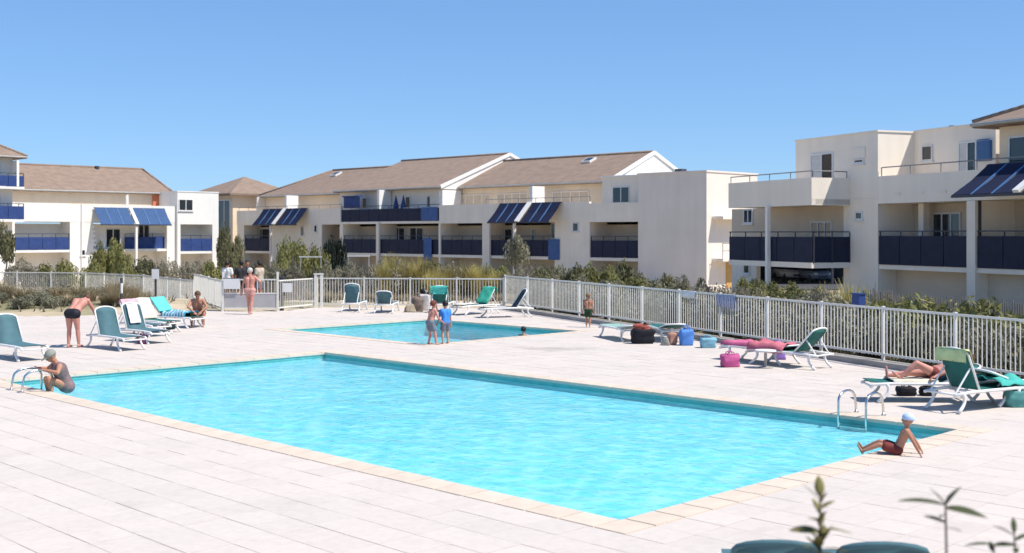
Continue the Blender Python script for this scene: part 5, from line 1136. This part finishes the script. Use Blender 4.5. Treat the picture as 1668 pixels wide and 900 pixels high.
# two children at the wading pool
h = 1.2; q = gp(703, 561); person('shirtless child with auburn hair and grey shorts by the wading pool', (q.x, q.y, .006), (.75, .6), h, (0, -.05, .50*h), (0, .28, .95), (0, .15, 1), (0, 1, -.2), ((-.18, .20, .55), (.20, .22, .62)), ((-.10, -.03, .045), (.12, .07, .045)), HR, SKIN_PINK, wear=(('swim_shorts', GREYC, 'shorts'),), hs=1.2)
h = 1.16; q = gp(726, 560); person('child in a bright blue shirt standing by the wading pool', (q.x, q.y, .006), (-.5, .86), h, (0, 0, .51*h), (0, .06, 1), (0, .12, 1), (0, 1, -.2), ((-.17, .16, .58), (.20, .05, .45)), ((-.08, 0, .045), (.09, .03, .045)), HD, SKIN, wear=(('swim_shirt', BLUEC, 'shirt'), ('swim_shorts', GREYC, 'shorts')), hs=1.2)
# swimmer in the wading pool
h = 1.25; q = gp(852, 546, -.14); person('dark haired swimmer with only the head above the wading pool water', (q.x, q.y, 0), (.3, 1), h, (0, 0, -.50), (0, .1, 1), (0, .1, 1), (0, 1, 0), ((-.3, .25, -.3), (.3, .25, -.3)), ((-.12, .45, -.55), (.12, .45, -.55)), HD, SKIN, knees=((0, .3, 1), (0, .3, 1)), wear=(('swim_shorts', NAVYC, 'brief'),), hs=1.15)
# child by the railing
h = 1.08; q = gp(958, 533); person('small child in green and black shorts walking along the railing', (q.x, q.y, .006), (.15, 1), h, (0, 0, .51*h), (0, .04, 1), (0, .05, 1), (.3, 1, -.1), ((-.19, .04, .44), (.20, -.02, .43)), ((-.06, .10, .045), (.06, -.10, .045)), HL, SKIN_TAN, wear=(('shorts', GRN, 'shorts'),), hs=1.2)
# seated man
h = 1.72; q = gp(322, 531); person('bare chested man sitting hunched with his forearms on his knees', (q.x, q.y, .0), (.25, -1), h, (0, -.10, .40), (0, .42, .9), (0, .5, .85), (0, 1, -.7), ((-.12, .42, .50), (.12, .42, .50)), ((-.18, .32, .06), (.18, .34, .06)), HB, SKIN_TAN, knees=((-.3, 1, .6), (.3, 1, .6)), elbows=((-1, .2, 0), (1, .2, 0)), wear=(('swim_shorts', FLOR, 'shorts'),))
t = thing('stool', (q.x-.02, q.y+.12, 0), 0, 'low white plastic stool under the seated man', 'stool')
MB().box(-.2, .2, -.18, .2, .27, .31).build('seat', PLASTIC, t)
for x in (-.16, .16):
    for y in (-.14, .16): MB().bar((x, y, .27), (x*1.15, y*1.15, 0), .04, .04).build('leg', PLASTIC, t)
# man at the gate
h = 1.74; q = gp(407, 512); person('bare backed man with grey hair and salmon shorts walking to the gate', (q.x, q.y, .006), (.1, 1), h, (0, 0, .52*h), (0, .03, 1), (0, .06, 1), (0, 1, -.1), ((-.34, .05, .80), (.38, .10, .98)), ((-.08, .16, .06), (.08, -.16, .06)), HG, SKIN_PINK, elbows=((-1, -.4, 0), (1, -.4, 0)), wear=(('shorts', SALM, 'trunks'),), girth=1.08)
# four people outside the gate
for (px, Y, h, mat, hr, fw, lab, wmat) in ((370, 49.6, 1.74, WHITEC, HD, (.4, 1), 'dark haired person in a white shirt standing outside the gate', NAVYC), (393, 50.4, 1.78, CHAR, HD, (-.6, 1), 'dark haired person in a charcoal shirt waiting outside the gate', NAVYC),
                                     (403, 51.8, 1.82, M('black_shirt', (.015, .015, .02), .85, .2, 6), HD, (.2, -1), 'person in a black shirt facing the pool behind the gate', GREYC), (423, 50.2, 1.74, M('sand_shirt', (.48, .40, .32), .85, .1, 6), HD, (-.8, .5), 'person in a sand coloured shirt to the right of the gate group', GREYC)):
    q = pxat(px, Y); person(lab, (q.x, q.y, ground_z(q.x, q.y)), fw, h, (0, 0, .52*h), (0, .02, 1), (0, .05, 1), (0, 1, -.1), ((-.26, .08, .78), (.26, .10, .80)), ((-.11, 0, .06), (.11, .04, .06)), hr, SKIN_TAN, wear=(('shirt', mat, 'shirt'), ('trousers', wmat, 'shorts')))
# sunbather on the lounger: lies along it, head at the raised end
q = O1.location; fx = Vector((-.98, .05, 0)).normalized(); h = 1.62
person('sunburnt sunbather lying with bent knees on the green lounger', (q.x, q.y, 0), (fx.x, fx.y), h, (0, -.20, .50), (0, -.90, .36), (0, -.85, .5), (0, .5, .8), ((-.32, -.1, .46), (.30, -.05, .50)), ((-.12, .42, .44), (.12, .62, .44)), HB, SKIN_PINK,
    knees=((-.2, .2, 1), (.2, .2, 1)), elbows=((-1, 0, -.2), (1, 0, -.2)), wear=(('swim_shorts', FLOR, 'brief'),))

# ------------------------------------------------------------------ leafy shrubs close to the camera
LEAFN = leafmat('oleander_leaf', (.085, .10, .045), .3); LEAFY = leafmat('young_leaf', (.22, .20, .07), .3)
def leaf_pts(L, wd, bend=.2):
    vs_, fs_ = [], []; k = 6
    for i in range(k+1):
        q = i/k; w_ = wd*math.sin(math.pi*min(1, .06+.94*q))**.8*(1-.15*q); z = -bend*L*q*q; vs_ += [(q*L, -w_, z+.12*w_), (q*L, 0, z), (q*L, w_, z+.12*w_)]
    for i in range(k): b = 3*i; fs_ += [(b, b+3, b+4, b+1), (b+1, b+4, b+5, b+2)]
    return vs_, fs_
def near_shrub(base, stems, label, seed):
    rg = random.Random(seed); o = thing('leafy_shrub', base, 0, label, 'shrub'); n_leaf = 0
    for (tip, spec, young, thick) in stems:
        tip = Vector(tip)-Vector(base); b0 = Vector((tip.x*.25, tip.y*.25, 0)); mid = Vector((tip.x*.8, tip.y*.8, tip.z*.6)); pts = [b0.lerp(mid, k/5) for k in range(5)]+[mid.lerp(tip, k/5) for k in range(6)]
        MB().tube(pts, [thick*(1-.7*k/10) for k in range(11)], 7).build('stem', BARK, o, True)
        leaves = list(spec)
        d = .30
        while d < tip.z-.3: 
            leaves += [(d, rg.uniform(0, 6.28), rg.uniform(.08, .14), rg.uniform(-.2, .5)) for k in range(3)]; d += rg.uniform(.05, .08)
        for (d, az, L, el) in leaves:                 # d: metres below the tip
            z = tip.z-d; q = tip.copy()
            for k in range(10):
                if pts[k].z <= z <= pts[k+1].z: f_ = (z-pts[k].z)/max(1e-6, pts[k+1].z-pts[k].z); q = pts[k].lerp(pts[k+1], f_); break
            vs_, fs_ = leaf_pts(L*1.2, L*.2 if not young else L*.3); me = bpy.data.meshes.new('leaf'); me.from_pydata(vs_, [], fs_); me.materials.append(LEAFY if young else LEAFN); me.shade_smooth()
            l = link('leaf', me, o, q); l.rotation_euler = (rg.uniform(-.5, .5), -el, az); md = l.modifiers.new('t', 'SOLIDIFY'); md.thickness = .0012; n_leaf += 1
dN = 4.6
def nz_(px, py, Y=dN): return ((px-CX)/F*Y, Y, H-(py-HY)*Y/F)
near_shrub((1.24, 4.7, 0), [(nz_(1336, 808), [(.0, 1.6, .07, 1.3), (.02, 2.6, .075, .9), (.05, .3, .06, .6), (.10, 3.6, .06, .5), (.13, 5.9, .10, .15), (.14, 3.1, .10, .2), (.17, 1.0, .06, .9), (.20, 4.2, .07, .9), (.21, .1, .09, .1), (.22, 2.2, .07, .8), (.03, 5.0, .06, 1.1), (.07, 1.9, .06, 1.0), (.09, 4.9, .055, .9), (.12, 1.2, .06, .9), (.16, 5.4, .07, .8), (.18, 2.9, .07, .9), (.19, .7, .08, .9), (.23, 3.6, .08, .7), (.24, 5.1, .08, .6)], True, .014)], 'leafy shrub with an upright pale green shoot between two lounger backs', 3)
near_shrub((1.86, 4.8, 0), [(nz_(1540, 822), [(.0, 3.02, .15, .25), (.012, -.08, .14, -.05), (-.0, 2.3, .07, .9), (.0, .7, .10, .7), (.04, 4.1, .08, .3), (.07, 2.8, .07, .4), (.09, 5.3, .06, .2)], False, .013)], 'leafy shrub with long dark leaves spread wide at the tip', 4)
near_shrub((2.2, 4.8, 0), [(nz_(1652, 868), [(.0, 1.2, .06, 1.0), (.01, 2.9, .07, .6), (.03, .2, .07, .5), (.06, 4.4, .06, .2)], False, .012), (nz_(1618, 886), [(.0, 3.0, .09, .1), (.005, .1, .09, .15), (.03, 1.5, .06, .5)], False, .010)], 'leafy shrub with short twigs at the terrace edge', 5)
